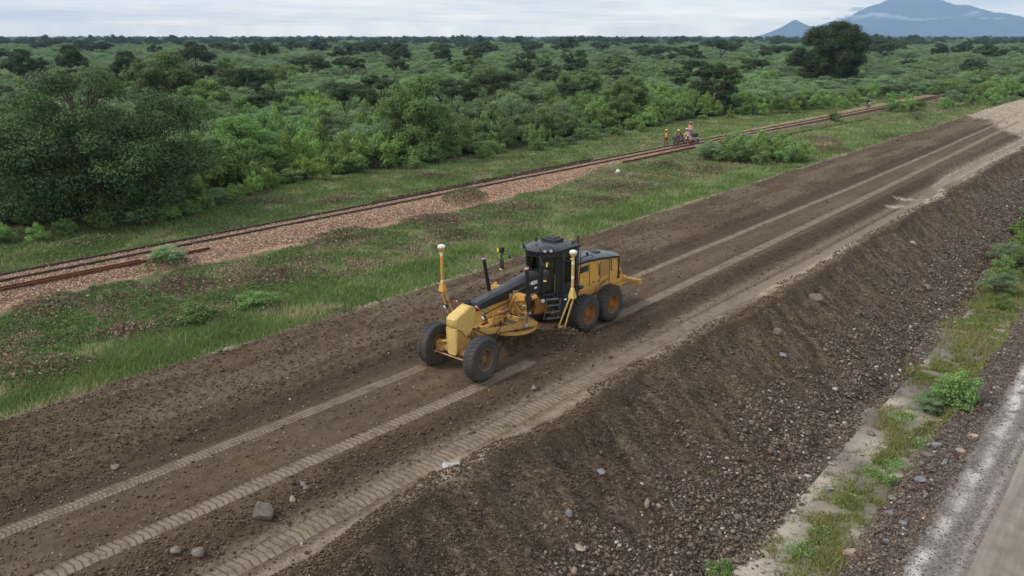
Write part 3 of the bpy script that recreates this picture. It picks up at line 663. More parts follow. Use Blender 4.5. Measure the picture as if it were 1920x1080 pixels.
# ------------------------------------------------------------------ mesh builder for made things
class MB:
    def __init__(s): s.V = []; s.F = []; s.M = []
    def add(s, V, F, mi=0):
        o = len(s.V); s.V += [tuple(v) for v in V]; s.F += [tuple(i + o for i in f) for f in F]; s.M += [mi] * len(F); return s
    def box(s, c, d, rot=(0, 0, 0), bev=.012, mi=0):
        bm = bmesh.new(); bmesh.ops.create_cube(bm, size=1)
        for v in bm.verts: v.co = Vector((v.co.x * d[0], v.co.y * d[1], v.co.z * d[2]))
        if bev > 0: bmesh.ops.bevel(bm, geom=bm.edges[:], offset=min(bev, min(d) * .4), segments=1, affect='EDGES')
        m_ = Matrix.Translation(c) @ Euler(rot).to_matrix().to_4x4()
        s.add([m_ @ v.co for v in bm.verts], [[v.index for v in f.verts] for f in bm.faces], mi) if not bm.verts.index_update() else 0
        bm.free(); return s
    def tube(s, pts, r, seg=10, mi=0, caps=True):
        pts = [Vector(p) for p in pts]; n = len(pts); rs = r if isinstance(r, (list, tuple)) else [r] * n
        V = []; F = []; up = None
        for i, p in enumerate(pts):
            d = (pts[min(i + 1, n - 1)] - pts[max(i - 1, 0)]).normalized()
            if up is None: up = d.orthogonal().normalized()
            a = (up - d * up.dot(d)); a = a.normalized() if a.length > 1e-5 else d.orthogonal().normalized(); up = a; b = d.cross(a)
            for k in range(seg):
                t = 2 * math.pi * k / seg; V.append(p + (a * math.cos(t) + b * math.sin(t)) * rs[i])
        for i in range(n - 1):
            for k in range(seg):
                F.append((i * seg + k, i * seg + (k + 1) % seg, (i + 1) * seg + (k + 1) % seg, (i + 1) * seg + k))
        if caps: F.append(tuple(range(seg))[::-1]); F.append(tuple((n - 1) * seg + k for k in range(seg)))
        return s.add(V, F, mi)
    def cyl(s, a, b, r, r2=None, seg=16, mi=0): return s.tube([a, b], [r, r if r2 is None else r2], seg, mi)
    def prism(s, poly, x0, x1, mi=0, axis=0):
        """poly in the plane normal to axis; axis 0: (y,z), 1: (x,z), 2: (x,y)"""
        def P(q, t): return [(t, q[0], q[1]), (q[0], t, q[1]), (q[0], q[1], t)][axis]
        n = len(poly); V = [P(q, x0) for q in poly] + [P(q, x1) for q in poly]
        F = [tuple(range(n)), tuple(range(2 * n - 1, n - 1, -1))] + [(i, i + n, (i + 1) % n + n, (i + 1) % n) for i in range(n)]
        return s.add(V, F, mi)
    def loft(s, secs, mi=0):
        """list of closed sections (equal vertex counts, 3D)"""
        n = len(secs[0]); V = [p for q in secs for p in q]; F = []
        for i in range(len(secs) - 1):
            for k in range(n): F.append((i * n + k, i * n + (k + 1) % n, (i + 1) * n + (k + 1) % n, (i + 1) * n + k))
        F.append(tuple(range(n))[::-1]); F.append(tuple((len(secs) - 1) * n + k for k in range(n)))
        return s.add(V, F, mi)
    def lathe(s, prof, seg=40, mi=0, c=(0, 0, 0)):
        """prof (x, r) turned about the X axis"""
        n = len(prof); V = []; F = []
        for k in range(seg):
            t = 2 * math.pi * k / seg
            for (x, r) in prof: V.append((c[0] + x, c[1] + r * math.cos(t), c[2] + r * math.sin(t)))
        for k in range(seg):
            for i in range(n - 1):
                a = k * n + i; b = ((k + 1) % seg) * n + i; F.append((a, a + 1, b + 1, b))
        return s.add(V, F, mi)
    def sphere(s, c, r, mi=0, sc=(1, 1, 1), sub=2):
        V, F = ico(sub); return s.add([(c[0] + v[0] * r * sc[0], c[1] + v[1] * r * sc[1], c[2] + v[2] * r * sc[2]) for v in V], F.tolist(), mi)
    def build(s, name, mats, parent=None, smooth=R(38), label=None):
        me = bpy.data.meshes.new(name); me.from_pydata(s.V, [], s.F)
        bm = bmesh.new(); bm.from_mesh(me); bmesh.ops.recalc_face_normals(bm, faces=bm.faces[:]); bm.to_mesh(me); bm.free()
        me.polygons.foreach_set('material_index', s.M[:len(me.polygons)] if len(s.M) == len(me.polygons) else [0] * len(me.polygons))
        if smooth:
            me.polygons.foreach_set('use_smooth', [True] * len(me.polygons)); me.set_sharp_from_angle(angle=smooth)
        o = link(name, me, mats, parent)
        if label: o['label'] = label
        return o
def text_on(name, txt, size, loc, rot, m_, parent, ext=.003):
    cu = bpy.data.curves.new(name, 'FONT'); cu.body = txt; cu.size = size; cu.extrude = ext; cu.offset = .006 * size / .2; cu.align_x = 'CENTER'; cu.align_y = 'CENTER'
    t = bpy.data.objects.new(name + '_c', cu); C.objects.link(t)
    dg = bpy.context.evaluated_depsgraph_get(); me = bpy.data.meshes.new_from_object(t.evaluated_get(dg)); bpy.data.objects.remove(t); bpy.data.curves.remove(cu)
    me.materials.clear(); o = link(name, me, m_, parent); o.location = loc; o.rotation_euler = rot; return o

# ------------------------------------------------------------------ people
def skin_mesh(joints, bones, name):
    """one continuous body grown over a skeleton. joints: name -> (pos, radius)"""
    me = bpy.data.meshes.new(name); keys = list(joints); ix = {k: i for i, k in enumerate(keys)}
    me.from_pydata([joints[k][0] for k in keys], [(ix[a], ix[b]) for a, b in bones], [])
    o = bpy.data.objects.new(name, me); C.objects.link(o)
    sk = o.modifiers.new('skin', 'SKIN'); sk.use_smooth_shade = True
    sv = me.skin_vertices[0].data
    for k in keys:
        r_ = joints[k][1]; sv[ix[k]].radius = r_ if isinstance(r_, tuple) else (r_, r_)
        sv[ix[k]].use_root = (k == 'pelvis')
    sb = o.modifiers.new('sub', 'SUBSURF'); sb.levels = 1; sb.render_levels = 1
    dg = bpy.context.evaluated_depsgraph_get(); m2 = bpy.data.meshes.new_from_object(o.evaluated_get(dg))
    bpy.data.objects.remove(o); bpy.data.meshes.remove(me); return m2
def person(loc, rz, label, pose, shirt, trousers, vest=None, helmet=None, hair=True, hat=None, group=None, sc=1.0):
    """pose: lean (forward bend of trunk), and positions of hands/feet in the body frame (x right, y forward, z up from the ground)"""
    hip = Vector(pose.get('hip', (0, 0, .93))); ln = pose.get('lean', 0.0)
    def T(v):   # trunk frame
        v = Vector(v); v.rotate(Euler((-ln, 0, 0))); return hip + v
    hl = pose.get('head', 0.0)
    J = {'pelvis': (hip, (.15, .11)), 'waist': (T((0, 0, .20)), (.13, .10)), 'chest': (T((0, 0, .40)), (.165, .115)), 'neck0': (T((0, .0, .53)), (.075, .07)),
         'neck': (T((0, .015, .60)), .052), 'head0': (T((0, .03 + hl * .5, .67)), (.068, .075)), 'head1': (T((0, .03 + hl, .76)), (.078, .095)), 'head2': (T((0, .02 + hl, .83)), (.062, .075))}
    B = [('pelvis', 'waist'), ('waist', 'chest'), ('chest', 'neck0'), ('neck0', 'neck'), ('neck', 'head0'), ('head0', 'head1'), ('head1', 'head2')]
    hands = {}
    for sd_, sg in (('r', 1), ('l', -1)):
        sh = T((.19 * sg, 0, .49)); hd = Vector(pose.get('hand_' + sd_, (.27 * sg, .06, .80)))
        mid = (sh + hd) / 2; L_ = .31; dd = (hd - sh); k = max(L_ ** 2 - (dd.length / 2) ** 2, .0004) ** .5
        bend = Vector((.25 * sg, -1, -.35)); bend = (bend - dd.normalized() * bend.dot(dd.normalized())).normalized(); el_ = mid + bend * k
        J['sh' + sd_] = (sh, .062); J['el' + sd_] = (el_, .045); J['wr' + sd_] = (hd, .029)
        dirf = (hd - el_).normalized(); J['pm' + sd_] = (hd + dirf * .06, (.036, .018))
        B += [('chest', 'sh' + sd_), ('sh' + sd_, 'el' + sd_), ('el' + sd_, 'wr' + sd_), ('wr' + sd_, 'pm' + sd_)]
        side = dirf.cross(Vector((0, 0, 1))); side = side.normalized() if side.length > .1 else Vector((1, 0, 0))
        curl = Vector((0, 0, -1)) if abs(dirf.z) < .7 else Vector((0, .8, -.2))
        for q, (off, ln_) in enumerate(((-.027, .068), (-.009, .078), (.009, .074), (.026, .058))):
            a = hd + dirf * .085 + side * off; b = a + dirf * ln_ * .5; c_ = b + (dirf * .6 + curl * .6) * ln_ * .5
            for nm, pp, rr in (('a', a, .0105), ('b', b, .0095), ('c', c_, .008)): J['f%d%s%s' % (q, nm, sd_)] = (pp, rr)
            B += [('pm' + sd_, 'f%da%s' % (q, sd_)), ('f%da%s' % (q, sd_), 'f%db%s' % (q, sd_)), ('f%db%s' % (q, sd_), 'f%dc%s' % (q, sd_))]
        a = hd + dirf * .03 - side * .034 * sg; b = a - side * .02 * sg + dirf * .035 + curl * .01
        J['tha' + sd_] = (a, .013); J['thb' + sd_] = (b, .010); B += [('wr' + sd_, 'tha' + sd_), ('tha' + sd_, 'thb' + sd_)]
        hp = hip + Vector((.095 * sg, 0, -.04)); ft = Vector(pose.get('foot_' + sd_, (.11 * sg, 0, .08)))
        dd = ft - hp; k = max(.445 ** 2 - (dd.length / 2) ** 2, .0004) ** .5; kb = Vector((.05 * sg, 1, .2)); kb = (kb - dd.normalized() * kb.dot(dd.normalized())).normalized()
        kn = (hp + ft) / 2 + kb * k
        J['hp' + sd_] = (hp, .098); J['kn' + sd_] = (kn, .064); J['an' + sd_] = (ft, .045); J['to' + sd_] = (ft + Vector((.02 * sg, .17, -.045)), (.042, .032)); J['hl' + sd_] = (ft + Vector((0, -.05, -.045)), .036)
        B += [('pelvis', 'hp' + sd_), ('hp' + sd_, 'kn' + sd_), ('kn' + sd_, 'an' + sd_), ('an' + sd_, 'to' + sd_), ('an' + sd_, 'hl' + sd_)]
    me = skin_mesh(J, B, 'person')
    # clothing regions by nearest bone
    import itertools
    def dseg(p, a, b):
        ab = b - a; t = max(0, min(1, (p - a).dot(ab) / max(ab.length_squared, 1e-9))); return (p - a - ab * t).length
    zones = []
    for a, b in B:
        k = 0
        if a in ('pelvis', 'hpr', 'hpl', 'knr', 'knl') and b != 'waist': k = 2
        elif a in ('waist', 'chest') or b in ('waist',) : k = 1
        elif a in ('shr', 'shl', 'elr', 'ell') and b[:2] in ('el', 'wr'): k = 1
        elif a in ('anr', 'anl'): k = 3
        if b == 'neck0': k = 1
        zones.append((J[a][0] if isinstance(J[a][0], Vector) else Vector(J[a][0]), J[b][0] if isinstance(J[b][0], Vector) else Vector(J[b][0]), k))
    for m_ in (M['skin'], cloth(shirt), cloth(trousers), M['rubber']): me.materials.append(m_)
    for f in me.polygons:
        p = f.center; f.material_index = min(zones, key=lambda z_: dseg(p, z_[0], z_[1]))[2]
    o = link('person', me); o.location = loc; o.rotation_euler = (0, 0, rz); o.scale = (sc,) * 3
    tag(o, label, 'person', group)
    hc = J['head1'][0]; fw_ = T((0, 1, 0)) - T((0, 0, 0)); upv = T((0, 0, 1)) - T((0, 0, 0)); rt_ = Vector((1, 0, 0))
    # face: nose, eyes, ears, mouth
    fc = MB(); fc.sphere(hc + fw_ * .093 - upv * .012, .014, 0, (1, 1.2, 1.3), 1)
    for sg in (1, -1):
        fc.sphere(hc + fw_ * .082 + rt_ * .03 * sg + upv * .012, .010, 1, sub=1); fc.sphere(hc + rt_ * .082 * sg - upv * .004, .022, 0, (.4, .8, 1.3), 1)
    fc.box(tuple(hc + fw_ * .086 - upv * .05), (.045, .012, .010), bev=.003, mi=2)
    fc.build('face', [M['skin'], M['white'], M['seat']], o)
    if vest:
        g = MB(); secs = []
        for (zz, rx_, ry_) in ((.0, .175, .135), (.18, .165, .130), (.38, .195, .145), (.47, .20, .125), (.535, .12, .09)):
            secs.append([T((rx_ * math.cos(t) , ry_ * math.sin(t), zz)) for t in [2 * math.pi * k / 16 for k in range(16)]])
        g.loft(secs, 0)
        b2 = MB()
        for (zz, rx_, ry_) in ((.12, .176, .138), (.30, .190, .145)):
            b2.loft([[T((rx_ * math.cos(t), ry_ * math.sin(t), z3)) for t in [2 * math.pi * k / 16 for k in range(16)]] for z3 in (zz, zz + .05)])
        v_ = g.build('safety_vest', cloth(vest), o); b2.build('reflective_band', M['white'], v_)
    if helmet or hat:
        g = MB(); n = 18; secs = []
        prof = [(.135, .03, -.004), (.135, .03, .004), (.108, 0, .01), (.104, 0, .05), (.082, 0, .09), (.045, 0, .112), (.01, 0, .118)] if helmet else [(.17, .0, -.004), (.17, .0, .006), (.10, 0, .012), (.095, 0, .07), (.07, 0, .09), (.01, 0, .095)]
        for (r_, fy, zz) in prof:
            secs.append([hc + upv * (zz + .035) + rt_ * (r_ * .92 * math.cos(t)) + fw_ * (r_ * 1.08 * math.sin(t) + (fy if math.sin(t) > 0 else 0)) for t in [2 * math.pi * k / n for k in range(n)]])
        g.loft(secs); g.build('helmet' if helmet else 'hat', cloth(helmet or hat), o)
    elif hair:
        g = MB(); g.sphere(hc + upv * .03 - fw_ * .012, .088, 0, (.95, 1.08, .95), 2); g.build('hair', M['seat'], o)
    return o

# ------------------------------------------------------------------ the grader
# local frame: x to the machine's left, y from the front axle towards the rear, z up
GR = empty('motor_grader', (-16.23, 16.6, 0), label='yellow and black motor grader with satellite masts, scraping the brown earth road', cat='motor grader')
def P(): return MB()
YL, BK, BM, ST = M['yellow'], M['black'], M['blackm'], M['steel']
# wheels
TW, TR = .45, .685
def tyre_mesh(deep):
    g = MB(); hw = TW / 2; r0 = TR - (.038 if deep else .016)
    prof = [(-hw * .78, .335), (-hw * .93, .37), (-hw, .46), (-hw * .97, .56), (-hw * .90, r0 - .035), (-hw * .72, r0 - .004), (0, r0 + .004), (hw * .72, r0 - .004), (hw * .90, r0 - .035), (hw * .97, .56), (hw, .46), (hw * .93, .37), (hw * .78, .335)]
    g.lathe(prof, 64)
    n = 26 if deep else 30; d = .040 if deep else .018
    for k in range(n):
        for sg in (1, -1):
            t = 2 * math.pi * (k + (.5 if sg < 0 else 0)) / n
            V = []
            for (x, dt, hh) in ((.012, .10, 1), (.10, .03, 1), (hw * .80, -.02, .85), (hw * .975, -.03, .1)):
                for e in (-1, 1):
                    wd = (.052 if deep else .060)
                    tt = t + (dt + e * wd) * (1 if True else 1)
                    for rr in (r0 - .03 - (.05 if hh < .2 else 0), r0 + d * hh - (.055 if hh < .2 else (.012 if hh < 1 else 0))):
                        V.append((x * sg, rr * math.cos(tt), rr * math.sin(tt)))
            F = []
            for i in range(3):
                a = i * 4; b = a + 4
                F += [(a + 1, a + 3, b + 3, b + 1), (a, a + 1, b + 1, b), (a + 2, b + 2, b + 3, a + 3)]
            F += [(0, 2, 3, 1), (12, 13, 15, 14)]
            g.add(V, F)
    return g
def rim_mesh(rear):
    g = MB(); hw = TW / 2
    if rear: prof = [(-hw * .8, .34), (hw * .86, .352), (hw * .90, .345), (hw * .86, .325), (hw * .55, .312), (hw * .10, .30), (hw * .02, .27), (hw * .04, .12), (hw * .25, .11), (hw * .25, .0)]
    else: prof = [(-hw * .8, .34), (hw * .86, .352), (hw * .90, .345), (hw * .86, .325), (hw * .5, .312), (-hw * .1, .30), (-hw * .15, .25), (-hw * .12, .13), (hw * .35, .105), (hw * .42, .07), (hw * .42, .0)]
    g.lathe(prof, 40)
    g.lathe([(-hw * .8, .34), (-hw * .84, .31), (-hw * .5, .29), (-hw * .2, .25), (-hw * .2, 0)], 40)
    return g
def hub_mesh(rear):
    g = MB(); hw = TW / 2; x0 = hw * (.04 if rear else -.12)
    for k in range(12):
        t = 2 * math.pi * k / 12; g.cyl((x0 - .01, .19 * math.cos(t), .19 * math.sin(t)), (x0 + .03, .19 * math.cos(t), .19 * math.sin(t)), .014, seg=6)
    g.cyl((x0, 0, 0), (x0 + (.09 if rear else .16), 0, 0), .085 if rear else .06, seg=20)
    return g
wheel_src = {}
def wheel(x, y, front, left, rz=0.0, lean=0.0):
    k = 'f' if front else 'r'
    if k not in wheel_src:
        hb = hub_mesh(not front).build('wheel', M['rim_front'] if front else M['rim'], GR)
        ty = tyre_mesh(not front).build('tyre', M['rubber'], hb, R(30)); rm = rim_mesh(not front).build('rim', M['rim_front'] if front else M['rim'], hb)
        wheel_src[k] = (hb, ty, rm); o = hb
    else:
        hb, ty, rm = wheel_src[k]; o = hb.copy(); C.objects.link(o); o.parent = GR
        for c_ in (ty, rm): d = c_.copy(); C.objects.link(d); d.parent = o
    o.location = (x, y, TR - .03); o.rotation_euler = (random.uniform(0, .4), lean, (0 if left else math.pi) + rz)
    return o
wheel(1.0, 0.0, True, True, R(3)); wheel(-1.0, 0.02, True, False, R(3))
for sx in (1, -1):
    for y in (5.46, 6.99): wheel(sx * 1.0, y, False, sx > 0)
# front axle
g = P(); g.box((0, 0, .66), (1.62, .20, .15)); g.box((0, 0, .80), (.5, .30, .18))
for s_ in (1, -1):
    g.box((.78 * s_, 0, .66), (.12, .26, .34)); g.cyl((.80 * s_, 0, .50), (.80 * s_, 0, .86), .06); g.cyl((.8 * s_, 0, TR - .03), (.98 * s_, 0, TR - .03), .085)
    g.box((.62 * s_, -.14, .60), (.30, .05, .10), (0, .1 * s_, 0))
g.build('front_axle', YL, GR)
g = P(); g.cyl((-.80, -.17, .50), (.80, -.17, .50), .026); g.cyl((-.72, .17, .56), (.72, .17, .56), .030)
g.box((.78, -.17, .50), (.08, .1, .08)); g.box((-.78, -.17, .50), (.08, .1, .08)); g.build('tie_rod', YL, GR)
g = P(); g.cyl((-.62, -.06, .84), (-.18, -.08, .98), .045); g.cyl((-.72, -.05, .80), (-.6, -.06, .85), .022); g.build('lean_cylinder', YL, GR)
# nose
g = P()
sec = [(-.24, 1.50), (-.27, 1.56), (-.27, 1.76), (-.17, 1.86), (.42, 2.07), (.56, 2.02), (.60, 1.78), (.42, 1.25), (.16, 1.13), (-.02, 1.36)]
def nose(x, sh): return [(x, y + (.03 if sh else 0), z - (.035 if (sh and z > 1.85) else 0)) for y, z in sec]
g.loft([nose(-.215, 1), nose(-.17, 0), nose(.17, 0), nose(.215, 1)])
nf = g.build('nose_cover', M['yellow_front'], GR)
g = P()
for (x, z) in [(-.19, 1.79), (.19, 1.79), (.1, 1.6), (-.1, 1.6)]: g.cyl((x, -.255, z), (x, -.283, z), .012, seg=8)
g.build('bolt', BM, nf)
g = P(); g.loft([[(-.215, -.245, .70), (.215, -.245, .70), (.215, -.18, .70), (-.215, -.18, .70)], [(-.225, -.25, 1.47), (.225, -.25, 1.47), (.225, -.18, 1.47), (-.225, -.18, 1.47)]])
g.loft([[(-.13, -.245, .60), (.13, -.245, .60), (.13, -.18, .60), (-.13, -.18, .60)], [(-.214, -.2449, .6999), (.214, -.2449, .6999), (.214, -.181, .6999), (-.214, -.181, .6999)]])
fp = g.build('front_plate', M['yellow_front'], GR)
g = P()
for k in range(8):
    for s_ in (1, -1): g.cyl((.19 * s_, -.24, .72 + k * .1), (.19 * s_, -.262, .72 + k * .1), .011, seg=7)
g.build('rivets', BM, fp)
g = P(); g.box((0, .06, 1.05), (.34, .46, .62)); g.box((0, .22, .86), (.42, .30, .30)); g.build('bolster', YL, GR)
# main beam and its black cover
g = P()
def bsec(y, zb, zt, hw): return [(-hw, y, zb), (hw, y, zb), (hw, y, zt), (-hw, y, zt)]
g.loft([bsec(.2, 1.22, 1.75, .17), bsec(.75, 1.34, 1.90, .17), bsec(1.6, 1.52, 1.98, .17), bsec(2.7, 1.66, 2.06, .18), bsec(3.7, 1.66, 2.12, .2), bsec(4.4, 1.2, 1.9, .25), bsec(4.9, .95, 1.5, .3)])
g.box((.19, 1.5, 1.60), (.03, .5, .10), (R(-10), 0, 0)); g.box((.24, 2.05, 1.66), (.16, .16, .03), (0, 0, 0))
g.build('main_frame', YL, GR)
g = P()
def csec(y, zb, zt, hb, ht): return [(-hb, y, zb), (hb, y, zb), (hb, y, zt - .07), (ht, y, zt), (-ht, y, zt), (-hb, y, zt - .07)]
g.loft([csec(.70, 1.80, 2.04, .19, .13), csec(.95, 1.82, 2.09, .195, .13), csec(2.3, 1.86, 2.25, .24, .15), csec(3.2, 1.80, 2.37, .30, .18), csec(3.78, 1.72, 2.42, .34, .20)])
cv_ = g.build('frame_cover', BK, GR)
text_on('model_number', '140M', .185, (.338, 3.34, 2.145), (R(90), 0, R(90 - 4.5)), M['decal'], cv_)
g = P(); g.box((.338, 3.48, 1.95), (.006, .13, .06), (0, 0, R(-4)), 0); g.build('decal', M['decal'], cv_)
# head lamps on their bent arms
g = P(); g.box((0, .50, 2.12), (.26, .14, .10)); g.box((0, .50, 2.20), (.16, .09, .06)); g.build('lamp_bracket', BM, GR)
for s_ in (1, -1):
    g = P(); g.tube([(.08 * s_, .50, 2.15), (.22 * s_, .48, 2.16), (.34 * s_, .46, 2.10), (.60 * s_, .43, 2.02), (.74 * s_, .42, 2.02), (.82 * s_, .41, 1.97)], .022, 8)
    a = g.build('lamp_arm', BM, GR)
    g = P(); g.cyl((.44 * s_, .446, 2.07), (.53 * s_, .436, 2.041), .030, seg=10); g.build('red_band', M['red'], a)
    g = P(); g.cyl((.39 * s_, .452, 2.085), (.42 * s_, .45, 2.077), .028, seg=10); g.build('white_band', M['white'], a)
    g = P(); g.lathe([(0, 0.0), (0, .05), (.05, .085), (.11, .095), (.115, .085)], 20); hl_ = g.build('headlight', BM, GR); hl_.location = (.82 * s_, .42, 1.86); hl_.rotation_euler = (0, R(18), R(-96))
    g = P(); g.lathe([(.10, .085), (.118, .06), (.124, 0)], 20); g.build('lens', M['lens'], hl_)
g = P(); g.tube([(.05, .5, 2.1), (.1, .7, 2.08), (.22, .9, 1.9), (.2, 1.3, 1.72)], .010, 6); g.build('cable', M['hose'], GR)
# drawbar, circle, blade
g = P()
for s_ in (1, -1):
    a, b = Vector((.07 * s_, .62, 1.06)), Vector((.80 * s_, 2.95, .93)); d = b - a
    g.box(tuple((a + b) / 2), (.13, d.length, .17), (math.atan2(d.z, math.hypot(d.x, d.y)), 0, -math.atan2(d.x, d.y)))
g.box((0, 1.25, 1.03), (.46, .12, .14)); g.box((0, 1.55, 1.05), (.15, .75, .13)); g.box((0, .62, 1.07), (.26, .22, .22)); g.sphere((0, .47, 1.07), .12)
g.box((0, 2.9, .93), (1.62, .16, .16)); g.box((0, 2.1, .99), (.74, .10, .10))
for s_ in (1, -1): g.prism([(.36 * s_, 2.0), (.66 * s_, 2.0), (.92 * s_, 2.5), (.92 * s_, 2.9), (.45 * s_, 2.9)], .985, 1.015, 0, 2)
g.build('drawbar', YL, GR)
g = P(); n = 56; ci = []
for k in range(n):
    pass
prof = [(-.05, .76), (-.05, .90), (.05, .90), (.05, .76), (-.05, .76)]
g.lathe(prof, 56); g.V = [(v[1], v[2], v[0]) for v in g.V]; circ = g
circ.cyl((.0, 0, -.02), (.0, 0, .0), .05)
co = circ.build('circle', YL, GR); co.location = (0, 2.55, .80)
g = P()
for k in range(60):
    t = 2 * math.pi * k / 60; g.box((.745 * math.cos(t), .745 * math.sin(t), 0), (.04, .035, .07), (0, 0, t), .004)
g.build('gear_teeth', ST, co)
g = P(); g.box((0, 1.78, 1.16), (.34, .34, .14)); g.cyl((0, 1.80, 1.0), (0, 1.80, 1.36), .11); g.cyl((.14, 1.95, 1.1), (.14, 1.95, 1.28), .07); g.cyl((0, 2.0, 1.18), (0, 2.26, 1.2), .06); g.box((.12, 1.65, 1.22), (.12, .2, .1)); g.build('circle_drive', YL, GR)
# blade (moldboard) set across the machine, left end trailing
bl = P(); L_ = 3.95; pr_ = []
for k in range(9):
    t = k / 8; ang = R(-62 + 118 * t); pr_.append((.42 - .42 * math.cos(R(-50 + 100 * t)) / 1.0, .03 + .62 * t))
V = []; F = []
for x in (-L_ / 2, L_ / 2):
    for (yy, zz) in pr_: V.append((x, yy - .22, zz))
    for (yy, zz) in reversed(pr_): V.append((x, yy - .195, zz))
m9 = 18
F = [tuple(range(m9)), tuple(range(2 * m9 - 1, m9 - 1, -1))] + [(i, (i + 1) % m9, (i + 1) % m9 + m9, i + m9) for i in range(m9)]
bl.add(V, F)
bo = bl.build('blade', mat_paint('blade_paint', (.30, .19, .07), dust=(.10, .072, .050), amt=1.2, rough=.8), GR); bo.location = (-.30, 2.66, -.10); bo.rotation_euler = (0, 0, R(41.5))
g = P(); g.box((0, -.075, .085), (L_ + .02, .035, .17), (R(-18), 0, 0), .006); g.build('cutting_edge', ST, bo)
g = P()
for s_ in (1, -1): g.box((s_ * (L_ / 2 + .014), -.02, .30), (.025, .26, .56), (0, 0, 0), .01)
g.build('end_bit', M['rust'], bo)
g = P(); g.cyl((-.3, .17, .42), (1.3, .17, .42), .045); g.cyl((-1.5, .17, .42), (-.3, .17, .42), .024); g.box((.0, .16, .55), (.16, .14, .24)); g.build('side_shift_cylinder', BM, bo)
g = P()
for s_ in (1, -1):
    g = P(); g.prism([(2.35, .80), (2.95, .80), (2.85, .62), (2.6, .60)], s_ * .50, s_ * .56); g.build('blade_arm', YL, GR)
# lift cylinders
for s_, top, bot in ((1, (.95, 2.24, 3.08), (.95, 2.34, 1.62)), (-1, (-.95, 2.30, 3.06), (-.95, 2.62, 1.62))):
    g = P(); g.cyl(top, bot, .062, seg=14); g.box((bot[0], bot[1] + .01, 1.98), (.15, .15, .16)); g.cyl(bot, (bot[0], bot[1], bot[2] - .06), .075)
    q = g.build('lift_cylinder', BK, GR); T_ = Vector(top); D_ = (Vector(bot) - T_).normalized()
    g = P(); g.cyl(T_ + D_ * .02, T_ + D_ * .07, .066); g.build('white_band', M['white'], q)
    g = P(); g.cyl(T_ + D_ * .07, T_ + D_ * .11, .066); g.build('red_band', M['red'], q)
    g = P(); g.cyl(bot, (.80 * s_, 2.42, 1.02), .030); g.sphere((.80 * s_, 2.42, 1.02), .07); g.box((.8 * s_, 2.42, .98), (.14, .16, .08)); g.build('rod', ST, q)
    g = P(); g.tube([T_ + D_ * .3 + Vector((.07 * s_, 0, 0)), T_ + D_ * .9 + Vector((.09 * s_, .02, 0)), (bot[0] - .05 * s_, bot[1] + .1, 1.9), (.5 * s_, 2.6, 2.0)], .012, 6); g.build('hose', M['hose'], q)
# cylinder yoke
for s_ in (1, -1):
    g = P(); y = 2.36 if s_ > 0 else 2.58
    g.loft([[(.22 * s_, y - .16, 1.62), (.22 * s_, y + .16, 1.62), (.22 * s_, y + .14, 2.02), (.22 * s_, y - .14, 2.02)], [(.55 * s_, y - .10, 1.84), (.55 * s_, y + .10, 1.84), (.55 * s_, y + .09, 2.06), (.55 * s_, y - .09, 2.06)], [(.82 * s_, y - .07, 1.90), (.82 * s_, y + .07, 1.90), (.82 * s_, y + .07, 2.06), (.82 * s_, y - .07, 2.06)]])
    g.cyl((.95 * s_, y + .10, 1.95), (.95 * s_, y + .32, 1.95), .07); g.sphere((.95 * s_, y + .33, 1.95), .085)
    g.cyl((.80 * s_, y + .04, 1.40), (.80 * s_, y + .24, 1.40), .055); g.box((.82 * s_, y + .1, 1.68), (.10, .14, .52), (0, 0, 0)); g.cyl((.3 * s_, y + .1, 1.42), (.8 * s_, y + .1, 1.42), .05)
    g.build('cylinder_yoke', YL, GR)
g = P(); g.cyl((.24, 2.5, 1.50), (.34, 2.5, 1.50), .28, seg=28); g.cyl((.34, 2.5, 1.50), (.37, 2.5, 1.50), .09)
sl_ = g.build('lock_plate', YL, GR)
g = P()
for k in range(7):
    t = R(-150 + k * 50); g.cyl((.343, 2.5 + .2 * math.cos(t), 1.5 + .2 * math.sin(t)), (.352, 2.5 + .2 * math.cos(t), 1.5 + .2 * math.sin(t)), .03, seg=10)
g.build('pin_hole', M['seat'], sl_)
g = P(); g.box((.36, 2.42, 1.93), (.22, .30, .22)); g.cyl((.36, 2.34, 2.02), (.36, 2.34, 2.12), .05); g.cyl((.36, 2.50, 2.02), (.36, 2.50, 2.10), .04); g.box((.50, 2.40, 1.90), (.08, .2, .12)); g.build('swivel_block', M['rim_front'], GR)
g = P(); g.box((.46, 2.46, 2.03), (.10, .10, .05)); g.box((.48, 2.34, 1.82), (.04, .08, .04)); g.box((.49, 2.54, 1.84), (.03, .06, .05)); g.build('fitting', ST, GR)
